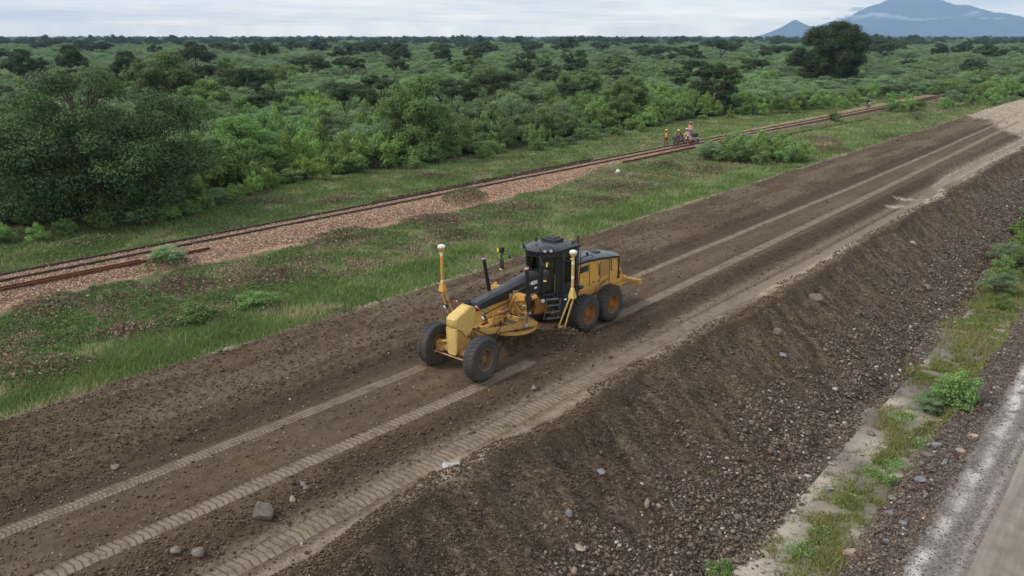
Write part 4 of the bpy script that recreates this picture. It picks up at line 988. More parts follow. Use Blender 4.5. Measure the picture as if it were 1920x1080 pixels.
for k, pts in enumerate([[(.47, 2.3, 1.95), (.55, 2.1, 1.9), (.5, 2.0, 1.6), (.35, 2.2, 1.3), (.2, 2.3, 1.15)], [(.4, 2.5, 2.1), (.55, 2.7, 2.2), (.6, 2.9, 2.0), (.4, 3.0, 1.8)],
        [(.42, 2.35, 1.85), (.6, 2.25, 1.7), (.62, 2.5, 1.4), (.4, 2.9, 1.3)], [(.3, 2.3, 2.05), (.5, 2.05, 2.05), (.45, 1.9, 1.8), (.25, 2.1, 1.6)],
        [(.15, .55, 1.3), (.32, .62, 1.0), (.40, .95, .80), (.34, 1.5, .92), (.2, 1.8, 1.15)], [(.18, .5, 1.2), (.40, .62, .85), (.50, 1.05, .72), (.42, 1.6, .95), (.15, 1.9, 1.2)], [(.1, .5, 1.35), (.25, .8, 1.12), (.45, 1.1, .95), (.5, 1.45, 1.1), (.3, 1.7, 1.25)],
        [(.2, .42, 1.15), (.36, .50, .76), (.44, .8, .66), (.3, 1.3, .8), (.1, 1.7, 1.1)], [(-.15, .55, 1.3), (-.3, .8, 1.0), (-.35, 1.3, 1.1), (-.1, 1.8, 1.25)], [(.21, 1.0, 1.62), (.22, 1.8, 1.72), (.3, 2.2, 1.78)], [(.0, 2.0, 1.3), (.3, 2.2, 1.35), (.45, 2.6, 1.2), (.3, 3.2, 1.25), (.25, 3.9, 1.3)]]):
    # smooth the run
    q = [Vector(p) for p in pts]; fine_ = []
    for i in range(len(q) - 1):
        p0, p1, p2, p3 = q[max(i - 1, 0)], q[i], q[i + 1], q[min(i + 2, len(q) - 1)]
        for j in range(5):
            t = j / 5; fine_.append(.5 * ((2 * p1) + (p2 - p0) * t + (2 * p0 - 5 * p1 + 4 * p2 - p3) * t * t + (3 * p1 - p0 - 3 * p2 + p3) * t ** 3))
    fine_.append(q[-1]); g = P(); g.tube(fine_, .016, 7); g.build('hose', M['hose'], GR)
g = P(); g.cyl((-.48, 1.75, 1.10), (.10, 2.72, 1.38), .062); q = g.build('centre_shift_cylinder', M['rim'], GR)
g = P(); g.cyl((.10, 2.72, 1.38), (.34, 3.12, 1.46), .032); g.build('rod', M['chrome'], q)
# satellite masts on the blade ends
for s_, foot, joint, ball, nb in ((1, (1.16, 3.90, .66), (1.44, 4.07, 1.72), (1.44, 4.07, 3.26), 2), (-1, (-1.62, 1.58, .66), (-1.90, 1.30, 1.95), (-1.90, 1.30, 3.44), 1)):
    f_, j_, b_ = Vector(foot), Vector(joint), Vector(ball); g = P()
    g.cyl(j_, b_ - Vector((0, 0, .14)), .048, seg=12)
    sd_ = Vector((.085, .06, 0))
    for e in (1, -1): g.cyl(f_ + sd_ * e, j_ + sd_ * e * .55 + Vector((0, 0, .02)), .030, seg=10)
    g.loft([[j_ + Vector((x * k, y * k, z)) for x, y in ((-.09, -.07), (.09, -.07), (.09, .07), (-.09, .07))] for z, k in ((-.04, 1.3), (.08, 1.1), (.32, .5))])
    g.box(tuple(f_ - Vector((0, 0, .03))), (.28, .14, .05), (0, 0, R(41))); g.box(tuple(b_ - Vector((.05, .02, .24))), (.10, .05, .05))
    q = g.build('antenna_mast', M['yellow_front'] if s_ > 0 else YL, GR)
    g = P(); g.V = []; g.lathe([(-.13, .03), (-.12, .075), (-.02, .125), (-.0, .128)], 24, 1); g.lathe([(0, .130), (.045, .128), (.075, .10), (.09, .05), (.092, 0)], 24, 0)
    g.V = [(v[1] + b_.x, v[2] + b_.y, v[0] + b_.z - .02) for v in g.V]; g.build('antenna', [M['white'], M['yellow_front']], q)
    g = P()
    for zz in ((2.85, 2.35, 1.98) if s_ > 0 else (3.12, 2.2)): g.cyl((b_.x, b_.y, zz), (b_.x, b_.y, zz + .10), .0505, seg=12)
    g.build('reflective_band', M['white'], q)
    g = P()
    for zz in ((2.22, 2.05) if s_ > 0 else (3.0, 2.38)): g.cyl((b_.x, b_.y, zz), (b_.x, b_.y, zz + .05), .0505, seg=12)
    g.build('amber_band', M['amber'], q)
    g = P(); e0 = b_ - Vector((0, 0, .25)); e1 = Vector((-.85, 2.75, 2.1)) if s_ < 0 else Vector((.8, 4.4, 2.9))
    g.tube([e0 + (e1 - e0) * t - Vector((0, 0, math.sin(math.pi * t) * .10)) for t in [k / 10 for k in range(11)]], .008, 6); g.build('cable', M['hose'], q)
# cab
FA, FB, FC = (.30, 3.76), (.72, 4.56), (.72, 5.36)
plan = [(-.30, 3.76), (.30, 3.76), (.72, 4.56), (.72, 5.36), (-.72, 5.36), (-.72, 4.56)]
g = P(); zb, zt = 1.60, 3.06
g.prism(plan, 1.46, 1.60, 0, 2); g.prism([(x * 1.0, y) for x, y in plan], 3.02, 3.08, 0, 2)
for (x, y) in plan: g.box((x * .97, y + (.03 if y < 4 else -.02), (zb + zt) / 2), (.085, .085, zt - zb), (0, 0, R(30) if abs(x) < .5 else 0))
for s_ in (1, -1): g.box((.72 * s_, 4.95, 1.74), (.05, .78, .30)); g.box((.72 * s_, 5.30, 2.3), (.06, .12, 1.5))
g.box((0, 5.36, 1.9), (1.4, .05, .6)); g.box((0, 3.74, 1.70), (.6, .05, .22)); g.box((0, 3.76, 2.98), (.6, .06, .12))
for s_ in (1, -1):
    g.box((.51 * s_, 4.16, 2.98), (.06, .88, .14), (0, 0, -s_ * R(27.7)))
cabf = g.build('cab_frame', BK, GR)
def pane(pts, name='window', m_=None, fr=None):
    p_ = [Vector(p) for p in pts]; nn = (p_[1] - p_[0]).cross(p_[2] - p_[0]).normalized() * .008
    g = MB(); n = len(p_); g.add([p + nn for p in p_] + [p - nn for p in p_], [tuple(range(n)), tuple(range(2 * n - 1, n - 1, -1))] + [(i, (i + 1) % n, (i + 1) % n + n, i + n) for i in range(n)])
    return g.build(name, m_ or M['glass'], cabf, None)
pane([(-.25, 3.755, 1.82), (.25, 3.755, 1.82), (.25, 3.755, 2.92), (-.25, 3.755, 2.92)], 'windscreen')
for s_ in (1, -1):
    a, b = Vector((.315 * s_, 3.83)), Vector((.705 * s_, 4.50)); a, b = Vector((a.x, a.y, 0)), Vector((b.x, b.y, 0)); n_ = Vector((b.y - a.y, -(b.x - a.x), 0)).normalized() * (s_ * .02 if s_ > 0 else -.02)
    if s_ < 0: n_ = Vector((-(b.y - a.y), (b.x - a.x), 0)).normalized() * .02
    def q_(t, z, k=1): v = a + (b - a) * t + n_ * k; return (v.x, v.y, z)
    # door: rounded frame round a tall pane
    loop = [(.10, 1.62), (.28, 1.50), (.82, 1.50), (.97, 1.60), (.99, 2.2), (.97, 2.92), (.04, 2.92), (.02, 2.3), (.04, 1.85), (.10, 1.62)]
    g = P(); g.tube([q_(t, z) for t, z in loop], .026, 6); dr = g.build('door', BM, GR)
    g = MB(); inner = [q_(t, z, .6) for t, z in loop[:-1]]; n = len(inner); o2 = [q_(t, z, .1) for t, z in loop[:-1]]
    g.add(inner + o2, [tuple(range(n)), tuple(range(2 * n - 1, n - 1, -1))] + [(i, (i + 1) % n, (i + 1) % n + n, i + n) for i in range(n)]); g.build('pane', M['glass'], dr, None)
    g = P(); g.tube([q_(.60, 1.66, 2.2), q_(.60, 2.30, 2.2)], .013, 6, 0); g.build('handle', ST, dr)
    pane([(.722 * s_, 4.62, 1.66), (.722 * s_, 5.30, 1.66), (.722 * s_, 5.30, 2.98), (.722 * s_, 4.62, 2.98)], 'window', M['glass_green'])
pane([(-.62, 5.372, 2.2), (.62, 5.372, 2.2), (.62, 5.372, 2.98), (-.62, 5.372, 2.98)], 'window', M['glass_green'])
# roof
rp = [(-.26, 3.64), (.26, 3.64), (.72, 4.17), (.77, 5.44), (-.77, 5.44), (-.72, 4.17)]
def rs(k, z, dy=0): return [(x * k, 4.6 + (y - 4.6) * k + dy, z) for x, y in rp]
g = P(); g.loft([rs(.98, 3.06), rs(1.0, 3.09), rs(1.0, 3.14), rs(.97, 3.16), rs(.78, 3.215, .05), rs(.74, 3.225, .05), rs(.2, 3.235)])
rf = g.build('roof', BK, GR)
g = P(); g.box((-.12, 4.98, 3.27), (.62, .50, .10)); g.box((-.16, 5.02, 3.33), (.40, .34, .05)); g.build('air_conditioner', BM, rf)
g = P(); g.box((.56, 5.28, 3.20), (.09, .09, .14)); g.build('antenna_base', BM, rf)
g = P(); g.cyl((-.35, 4.35, 3.28), (-.35, 4.35, 3.36), .045); g.cyl((-.35, 4.35, 3.36), (-.35, 4.35, 3.43), .035); g.build('beacon', BM, rf)
for (x, y, tw) in ((.42, 3.86, R(36)), (.56, 4.02, R(36)), (-.42, 3.80, R(-36)), (-.56, 3.98, R(-36))):
    g = P(); g.lathe([(0, 0), (0, .04), (.05, .065), (.09, .07), (.092, .055)], 16); a = g.build('roof_light', BM, rf); a.location = (x, y, 3.20); a.rotation_euler = (0, R(14), R(-90) + tw)
    g = P(); g.lathe([(.085, .06), (.098, .03), (.10, 0)], 16); g.build('lens', M['lens'], a)
for s_ in (1, -1):
    g = P(); g.tube([(.32 * s_, 3.74, 3.13), (.34 * s_, 3.70, 3.28), (.40 * s_, 3.74, 3.33), (.58 * s_, 3.94, 3.33), (.64 * s_, 4.02, 3.28), (.66 * s_, 4.05, 3.13)], .014, 6); g.build('light_guard', BM, rf)
g = P(); g.box((.50, 4.95, 3.30), (.02, .5, .02)); g.cyl((.3, 4.6, 3.29), (.3, 4.6, 3.31), .02); g.build('roof_rail', BM, rf)
# mirrors
g = P(); g.tube([(-.34, 3.78, 2.80), (-.8, 3.74, 2.82), (-1.32, 3.72, 2.80), (-1.37, 3.72, 2.70), (-1.37, 3.72, 2.3)], .018, 7); g.tube([(-.33, 3.78, 2.62), (-.8, 3.74, 2.79)], .014, 6); ma = g.build('mirror_arm', BM, GR)
g = P(); g.box((-1.36, 3.70, 2.42), (.17, .07, .36), bev=.03); g.build('mirror', BM, ma)
g = P(); g.box((-1.38, 3.66, 2.24), (.10, .01, .05), bev=0); g.build('yellow_marker', M['mirror_yellow'], ma)
g = P(); g.box((-1.42, 3.72, 2.93), (.24, .16, .19), bev=.02); g.tube([(-1.42, 3.72, 2.86), (-1.39, 3.72, 2.5)], .013, 6); wl = g.build('work_light', BM, ma)
g = P(); g.box((-1.48, 3.635, 2.93), (.08, .01, .14), bev=0); g.build('yellow_face', M['mirror_yellow'], wl)
g = P(); g.sphere((-1.02, 3.72, 2.74), .055, 0, (1, 1, 1)); g.build('round_lamp', BM, ma)
g = P(); g.tube([(.30, 3.74, 3.0), (.44, 3.60, 2.94), (.62, 3.58, 2.74), (.64, 3.60, 2.3), (.60, 3.62, 2.06)], .017, 7); g.tube([(.32, 3.76, 2.86), (.54, 3.58, 2.72)], .013, 6); ma = g.build('mirror_arm', BM, GR)
g = P(); g.box((.72, 3.56, 2.44), (.19, .08, .38), (0, 0, R(15)), .03); g.build('mirror', BM, ma)
g = P(); g.box((.70, 3.515, 2.25), (.11, .01, .05), (0, 0, R(15)), 0); g.build('yellow_marker', M['mirror_yellow'], ma)
g = P(); g.box((.70, 3.64, 2.80), (.16, .13, .15), (0, 0, R(15)), .02); wl = g.build('work_light', BM, ma)
g = P(); g.box((.735, 3.572, 2.80), (.05, .01, .13), (0, R(12), R(15)), 0); g.build('yellow_face', M['mirror_yellow'], wl)
# inside the cab
g = P(); g.box((0, 4.95, 1.98), (.52, .50, .14), bev=.05); g.box((0, 5.18, 2.36), (.50, .12, .66), (R(-8), 0, 0), .05); g.box((0, 5.22, 2.76), (.28, .1, .16), bev=.04); g.box((0, 4.95, 1.76), (.4, .4, .3)); g.build('seat', M['seat'], cabf)
g = P(); g.box((0, 4.2, 1.9), (.22, .2, .6), (R(12), 0, 0)); g.box((0, 4.28, 2.22), (.34, .14, .14), (R(25), 0, 0)); g.tube([(.17 * math.cos(t), 4.42 + .05 * math.sin(t), 2.28 + .15 * math.sin(t)) for t in [k * R(30) for k in range(13)]], .014, 6); g.build('steering_console', BM, cabf)
g = P(); g.box((0, 4.55, 1.62), (1.2, 1.5, .03)); g.build('cab_floor', BM, cabf)
# under the cab
g = P(); g.box((0, 4.70, 1.28), (1.10, 1.2, .34)); g.box((.55, 4.72, 1.12), (.30, .72, .52), bev=.04); g.box((-.55, 4.72, 1.12), (.30, .72, .52), bev=.04); g.box((0, 5.2, 1.05), (.9, .5, .5)); g.build('tank', BM, GR)
g = P(); g.box((.25, 3.9, 1.22), (.1, .7, .5), (0, 0, .1)); g.box((-.25, 3.9, 1.22), (.1, .7, .5)); g.box((0, 3.85, 1.5), (.6, .3, .08)); g.box((0, 4.3, 1.0), (.5, .6, .25)); g.cyl((0, 4.1, .8), (0, 4.1, 1.5), .12); g.build('articulation_frame', M['rim'], GR)
g = P()
la, lb = Vector((.66, 3.60, 0)), Vector((.92, 4.02, 0)); du = (lb - la)
for p in (la, lb): g.box((p.x + .02, p.y, 1.22), (.03, .05, .74), (0, R(8), R(30)), .006)
for z in (.90, 1.12, 1.34, 1.55):
    c_ = (la + lb) / 2; g.box((c_.x + .02 + (1.2 - z) * .12, c_.y, z), (.14, du.length, .025), (0, 0, -math.atan2(du.x, du.y)), .005)
g.build('ladder', M['steel'] if False else mat_paint('step_grey', (.10, .10, .10), amt=.7, rough=.6), GR)
g = P(); g.sphere((.50, 3.68, 1.46), .075, 0, (1, .8, 1)); g.sphere((.93, 4.62, 1.40), .05); g.sphere((.90, 4.42, 1.42), .045, 0, (1, 1.5, .8)); g.build('step_light', M['lens'], GR)
g = P(); g.box((.78, 4.86, 1.50), (.16, .9, .05)); g.cyl((.86, 5.1, 1.5), (.86, 5.1, 1.78), .06); g.cyl((.86, 5.25, 1.62), (.86, 5.45, 1.62), .07); g.tube([(.74, 5.4, 1.6), (.80, 5.42, 2.3), (.76, 5.42, 2.9)], .015, 6); g.build('side_step', BM, GR)
# engine enclosure
g = P(); hw = .53
side = [(5.66, 1.10), (5.66, 2.30), (6.05, 2.33), (6.9, 2.25), (8.24, 2.07), (8.24, 1.02), (6.4, 1.02)]
g.prism(side, -hw, hw); eh = g.build('engine_enclosure', YL, GR)
g = P()
g.loft([[(-x * .99, y, z0), (-x * 1.02, y, z0 + .085), (-x * .72, y, z0 + .17), (0, y, z0 + .20), (x * .72, y, z0 + .17), (x * 1.02, y, z0 + .085), (x * .99, y, z0)] for y, z0, x in ((5.50, 2.30, .56), (6.1, 2.30, .57), (6.9, 2.235, .57), (7.7, 2.13, .57), (8.20, 2.05, .57), (8.34, 2.01, .55))])
g.box((.0, 5.52, 1.72), (1.12, .28, 1.26), bev=.02)
hb = g.build('hood', mat_paint('hood_paint', (.030, .033, .042), dust=(.14, .13, .12), amt=.35, rough=.24, spec=.7), GR)
g = P(); g.tube([(.50, 5.85, 2.44), (.50, 5.88, 2.53), (.50, 6.55, 2.50), (.50, 6.6, 2.40)], .014, 6); g.build('grab_rail', BM, hb)
g = P(); g.cyl((.25, 6.6, 2.45), (.25, 6.6, 2.53), .05); g.build('filler_cap', BM, hb)
g = P(); g.box((.1, 7.3, 2.385), (.3, .35, .05), (R(-5), 0, 0)); g.build('hatch', BM, hb)
g = P(); g.cyl((-.10, 6.45, 2.42), (-.10, 6.45, 2.92), .075, seg=18); g.tube([(-.10, 6.45, 2.90), (-.10, 6.45, 3.02), (-.10, 6.50, 3.12)], [.068, .068, .062], 16); g.build('exhaust_pipe', mat_flat('exhaust', (.045, .035, .032), (.14, .075, .06), 7, .8, .3), GR)
for s_ in (1, -1):
    x = s_ * (hw + .001)
    def pn(y0, y1, z0, z1, t=.012): return (x, (y0 + y1) / 2, (z0 + z1) / 2), (t * 2, y1 - y0, z1 - z0)
    for y0, y1, z0, z1 in ((5.70, 6.36, 1.44, 1.90), (6.40, 7.02, 1.36, 2.20), (7.70, 8.20, 1.22, 2.02), (5.70, 7.0, 1.12, 1.34)):
        g = P(); c_, d_ = pn(y0, y1, z0, z1); g.box(c_, d_, bev=.008); g.build('side_panel', YL, eh)
    g = P(); c_, d_ = pn(5.74, 6.30, 1.96, 2.19, .014); g.box(c_, d_, bev=.004); sw_ = g.build('side_window', mat_glassy_dark() if False else M['seat'], eh)
    g = P()
    for k in range(7): g.box((x + .014 * s_, 6.02, 1.98 + k * .032), (.008, .54, .010), bev=0)
    g.build('grille_bar', M['blackm'], sw_)
    g = P(); c_, d_ = pn(7.07, 7.64, 1.50, 2.13, .009); g.box(c_, d_, bev=.004)
    for k in range(18): g.box((x + .011 * s_, 7.355, 1.52 + k * .034), (.010, .53, .013), (0, R(25) * s_, 0), 0)
    g.build('louvre', M['rim_front'] if False else mat_paint('louvre_yellow_%d' % s_, (.42, .25, .065), amt=.6), eh)
    for yy in (6.93, 7.66 + .08):
        g = P(); g.tube([(x, yy, 1.66), (x + .05 * s_, yy, 1.68), (x + .05 * s_, yy - .02, 2.08), (x, yy - .06, 2.12)], .016, 6); g.build('handle', BM, eh)
    g = P(); g.box((x + .014 * s_, 6.62, 1.46), (.006, .12, .05), bev=0); g.box((x + .014 * s_, 6.95, 1.42), (.006, .05, .09), bev=0); g.box((x + .012 * s_, 7.9, 1.62), (.006, .06, .04), bev=0); g.build('warning_decal', M['seat'], eh)
    g = P(); g.prism([(7.05, 1.18), (7.72, 1.36), (7.72, 1.46), (7.05, 1.30)], x - .012, x + .010); g.build('brown_indent', M['rim_front'], eh)  # brown slanted strip standing for the indentation in the side
    g = P(); g.tube([(x + .02 * s_, 8.28, 1.30), (x + .03 * s_, 8.28, 2.02), (x, 8.25, 2.05)], .03, 8); g.box((x, 8.30, 1.28), (.1, .1, .12)); g.box((x, 8.22, 1.96), (.06, .16, .05)); g.build('corner_post', BM, GR)
    g = P(); g.box((x + .02 * s_, 8.12, 1.40), (.03, .06, .08)); g.build('marker_light', M['amber'], eh)
    for y0, z0 in ((6.375, 1.8), (7.045, 1.75), (7.67, 1.68)):
        g = P(); g.box((x, y0, z0), (.03, .014, .82), bev=0); g.build('seam', M['seat'], eh)
g = P(); g.box((0, 8.27, 1.55), (1.0, .06, .95)); q = g.build('radiator_grille', BM, GR)
g = P(); g.box((0, 6.9, .93), (.9, 2.8, .20)); g.box((0, 8.35, 1.0), (1.1, .25, .42)); g.box((0, 6.22, .70), (1.3, .34, .34)); g.build('rear_frame', YL, GR)
for s_ in (1, -1):
    g = P(); g.prism([(5.1, .62), (5.3, .86), (5.9, .92), (6.6, .92), (7.2, .86), (7.35, .62), (7.2, .45), (5.3, .45)], s_ * .54, s_ * .76); g.build('tandem_case', YL, GR)
    g = P(); g.box((s_ * .62, 7.9, 1.10), (.26, .5, .05), (R(-20), 0, 0)); g.box((s_ * .66, 8.15, .98), (.22, .06, .24)); g.build('fender', YL, GR)
# ripper
g = P()
for s_ in (1, -1):
    q = [(8.44, .80), (8.44, 1.55), (8.50, 1.66), (8.60, 1.66), (8.78, 1.30), (8.98, 1.10), (9.0, .92), (8.7, .84)]
    g.prism(q, s_ * .34, s_ * .40)
g.cyl((-.42, 8.52, 1.58), (.42, 8.52, 1.58), .05); g.cyl((-.42, 8.9, 1.0), (.42, 8.9, 1.0), .045); g.cyl((0, 8.5, 1.5), (0, 8.95, 1.05), .06)
rb = g.build('ripper_bracket', YL, GR)
g = P()
for s_ in (1, -1): g.cyl((s_ * .402, 8.60, 1.36), (s_ * .408, 8.60, 1.36), .075, seg=18)
g.build('bracket_hole', M['seat'], rb)
g = P(); g.box((0, 9.08, .98), (2.06, .20, .17)); g.box((.2, 8.98, 1.03), (.5, .2, .2)); g.box((-.2, 8.98, 1.03), (.5, .2, .2)); g.box((.98, 9.08, .98), (.16, .24, .21)); g.box((-.98, 9.08, .98), (.16, .24, .21))
rbm = g.build('ripper_beam', YL, GR)
for x in (.98, 0.0, -.98):
    g = P(); g.tube([(x, 9.08, .92), (x, 9.10, .74), (x, 9.06, .62)], [.030, .028, .03], 8); q = g.build('ripper_shank', ST, rbm)
    g = P(); g.loft([[(x + a, y + b, z) for a, b in ((-.03, -.02), (.03, -.02), (.03, .02), (-.03, .02))] for y, z in ((9.07, .66), (9.02, .56), (8.95, .50))]); g.build('ripper_tip', M['chrome'], q)
# operator
op = person((-16.23, 16.6 + 4.80, .0), math.pi, 'seated operator in dark clothes behind the cab glass of the grader',
    dict(hip=(0, -.06, 2.12), lean=R(-4), hand_r=(.16, .42, 2.32), hand_l=(-.16, .42, 2.32), foot_r=(.14, .55, 1.70), foot_l=(-.14, .55, 1.70)), (.05, .075, .12), (.12, .125, .11))

# ------------------------------------------------------------------ railway
def rail_run(g, off, Ya, Yb, z0=None, w=.07, h=.12):
    ys = np.arange(Ya, Yb, 4.0); secs = []
    for y in ys:
        x = RX(y) + off; zz = -.20 + .03 if z0 is None else z0
        secs.append([(x + a * w * 1.0, y, zz + b * h) for a, b in ((-.9, 0), (.9, 0), (.9, .12), (.18, .25), (.18, .68), (.5, .75), (.5, 1.0), (-.5, 1.0), (-.5, .75), (-.18, .68), (-.18, .25), (-.9, .12))])
    g.loft(secs)
rw = empty('railway_track', (float(RX(60)), 60, -.2), label='single line railway track running through the grass on pinkish ballast', cat='railway track')
def par(o, p): o.parent = p; o.matrix_parent_inverse = Matrix.Translation(-p.location); return o
for s_ in (1, -1):
    g = MB(); rail_run(g, s_ * .54, -60, 232); par(g.build('rail', M['rail']), rw)
sy = np.arange(6.0, 160, .72); ns = 0; rest = MB(); sm0 = None
for k, y in enumerate(sy):
    if k < 100:
        if sm0 is None:
            g = MB(); g.box((0, 0, 0), (1.75, .20, .10), bev=.02); sm0 = g.build('sleeper', M['sleeper']); o = sm0
        else: o = sm0.copy(); C.objects.link(o)
        par(o, rw); o.location = (float(RX(y)), y, -.245)
    else: rest.box((float(RX(y)), y, -.245), (1.75, .20, .10), bev=0)
o = par(rest.build('sleepers', M['sleeper']), rw); o['kind'] = 'stuff'
def loose_rail(x0, y0, x1, y1, label, dz=.03, n=1):
    g = MB()
    for e in range(n):
        dx = .17 * e
        g.loft([[(x + dx + a * .07, y, zgnd(x, y) + dz + b * .12) for a, b in ((-.9, 0), (.9, 0), (.9, .15), (.2, .3), (.2, .68), (.5, .75), (.5, 1.0), (-.5, 1.0), (-.5, .75), (-.2, .68), (-.2, .3), (-.9, .15))] for x, y in [(x0 + (x1 - x0) * t, y0 + (y1 - y0) * t) for t in np.linspace(0, 1, 14)]])
    tag(g.build('spare_rail', M['rust']), label, 'rail')
loose_rail(-37.05, 2, -36.70, 19.9, 'long rusty spare rail at the left edge, outer one of the pair beside the track')
loose_rail(-37.45, -2, -37.0, 16.5, 'long rusty spare rail at the left edge, inner one of the pair beside the track')
loose_rail(-36.6, 58, -36.6, 71, 'rusty spare rail lying in the grass left of the roadside bush by the workers')
loose_rail(-35.5, 80, -34.8, 97, 'rusty spare rail lying beside the track beyond the roadside bush')
loose_rail(-34.6, 99, -33.9, 116, 'farthest rusty spare rail lying beside the track before the woodland')
# dark lumps of old ballast heaped along the far side of the track
n = 900; Y = rng.uniform(33, 58, n); X = RX(Y) - 1.35 + rng.normal(0, .16, n) - .0
stones('spoil_lumps', X, Y, h_gnd(X, Y) , .05 + .10 * rng.random(n) ** 2, rng.random(n) * .12, M['clod'], .8, True, 'dark lumps of spoil in a row along the far side of the railway track', 'soil')
rock('white_block', -35.3, 55.3, zgnd(-35.3, 55.3), (.24, .17, .19), M['white'], 'white painted block standing alone in the grass beside the railway', seed=91, jag=.05, sub=2, cat='marker block')
rock('rock', -35.1, 79.4, zgnd(-35.1, 79.4), (.3, .2, .14), M['white'], 'small white stone on the ballast behind the roadside bush', seed=92)

# workers on the line and their trolley
zr = -.10
tr = empty('rail_trolley', (-38.3, 73.3, zr), 0.0, label='low flat hand trolley standing on the railway behind the workers', cat='trolley')
g = MB(); g.box((0, 0, .42), (1.3, 1.5, .08)); g.box((0, .45, .50), (1.1, .5, .08)); g.build('deck', M['steel'], tr)
g = MB(); g.box((.45, 0, .34), (.06, 1.6, .1)); g.box((-.45, 0, .34), (.06, 1.6, .1)); g.build('chassis', BM, tr)
g = MB(); g.box((.1, .55, .72), (.6, .4, .36), bev=.05); g.build('engine', BM, tr)
for x in (.54, -.54):
    for y in (.5, -.5):
        g = MB(); g.lathe([(-.05, .05), (-.05, .18), (.02, .18), (.02, .14), (.05, .13), (.05, .05)], 18, c=(x, y, .19)); g.build('wheel', M['rail'], tr)
GW = 'railway workers around the trolley'
OR, PK = (.95, .17, .05), (.95, .22, .20)
ft = lambda a=0, b=0: dict(foot_r=(.11, a, .08), foot_l=(-.11, b, .08))
person((-39.3, 70.2, zr - .1), R(150), 'worker standing apart at the left in an orange vest and yellow helmet', dict(lean=R(6), hand_r=(.12, .2, .9), hand_l=(-.12, .2, .9), **ft(.12, -.14)), (.35, .05, .04), (.16, .06, .05), OR, (.85, .78, .12), sc=.9)
person((-38.7, 70.5, zr), R(250), 'worker in a green shirt bending over with back turned, left of the trolley', dict(lean=R(78), hip=(0, -.1, .88), hand_r=(.2, .5, .45), hand_l=(-.15, .5, .45), **ft(.1, -.1)), (.02, .16, .11), (.10, .05, .13), sc=.9)
person((-38.15, 69.9, zr), R(285), 'tall worker in a yellow helmet and purplish brown shirt bending slightly over the trolley', dict(lean=R(16), hand_r=(.2, .35, .85), hand_l=(-.2, .3, .85), **ft(.15, -.18)), (.17, .10, .13), (.12, .07, .06), None, (.88, .82, .15), sc=.9)
person((-38.45, 71.0, zr), R(230), 'bareheaded worker in a red and pink shirt stooping at the middle of the group', dict(lean=R(50), hip=(0, -.1, .8), hand_r=(.2, .45, .45), hand_l=(-.2, .42, .5), **ft(.2, -.15)), (.58, .17, .15), (.30, .05, .12), sc=.9)
person((-38.15, 71.3, zr), R(200), 'worker in a grey shirt crouching on the rail in front of the trolley', dict(lean=R(40), hip=(0, -.1, .52), hand_r=(.2, .5, .5), hand_l=(-.2, .48, .5), **ft(.22, .05)), (.30, .30, .36), (.05, .045, .09), sc=.9)
person((-37.65, 71.4, zr), R(80), 'worker in an orange vest and white helmet striding and reaching left to the group', dict(lean=R(14), hand_r=(.1, .62, 1.22), hand_l=(-.22, .5, 1.15), **ft(.32, -.34)), (.65, .55, .2), (.22, .04, .05), (.92, .20, .10), (.85, .82, .72), sc=.9)
person((-38.4, 73.2, zr + .45), R(200), 'worker in a pink vest and blue jeans standing highest at the back of the trolley', dict(lean=R(2), **ft(.06, -.06)), (.62, .35, .33), (.10, .17, .36), PK, None, True, (.55, .36, .30), sc=.9)
person((-30.9, 124, zgnd(-30.9, 124)), R(200), 'lone distant person in dark clothes walking in the grass between railway and earth road', dict(lean=R(4), **ft(.2, -.2)), (.02, .022, .03), (.03, .03, .04))
person((-37.6, 127.5, zr), R(160), 'distant person in a pale shirt sitting on the railway track', dict(lean=R(20), hip=(0, -.1, .35), hand_r=(.15, .35, .45), hand_l=(-.15, .35, .45), foot_r=(.14, .42, .08), foot_l=(-.14, .42, .08)), (.42, .36, .36), (.06, .06, .10))
person((-38.8, 130.6, zr), R(200), 'distant person in black crouching just behind the pale shirted one on the track', dict(lean=R(25), hip=(0, -.1, .45), hand_r=(.15, .35, .5), hand_l=(-.15, .35, .5), foot_r=(.14, .3, .08), foot_l=(-.14, .3, .08)), (.03, .03, .03), (.05, .04, .06))

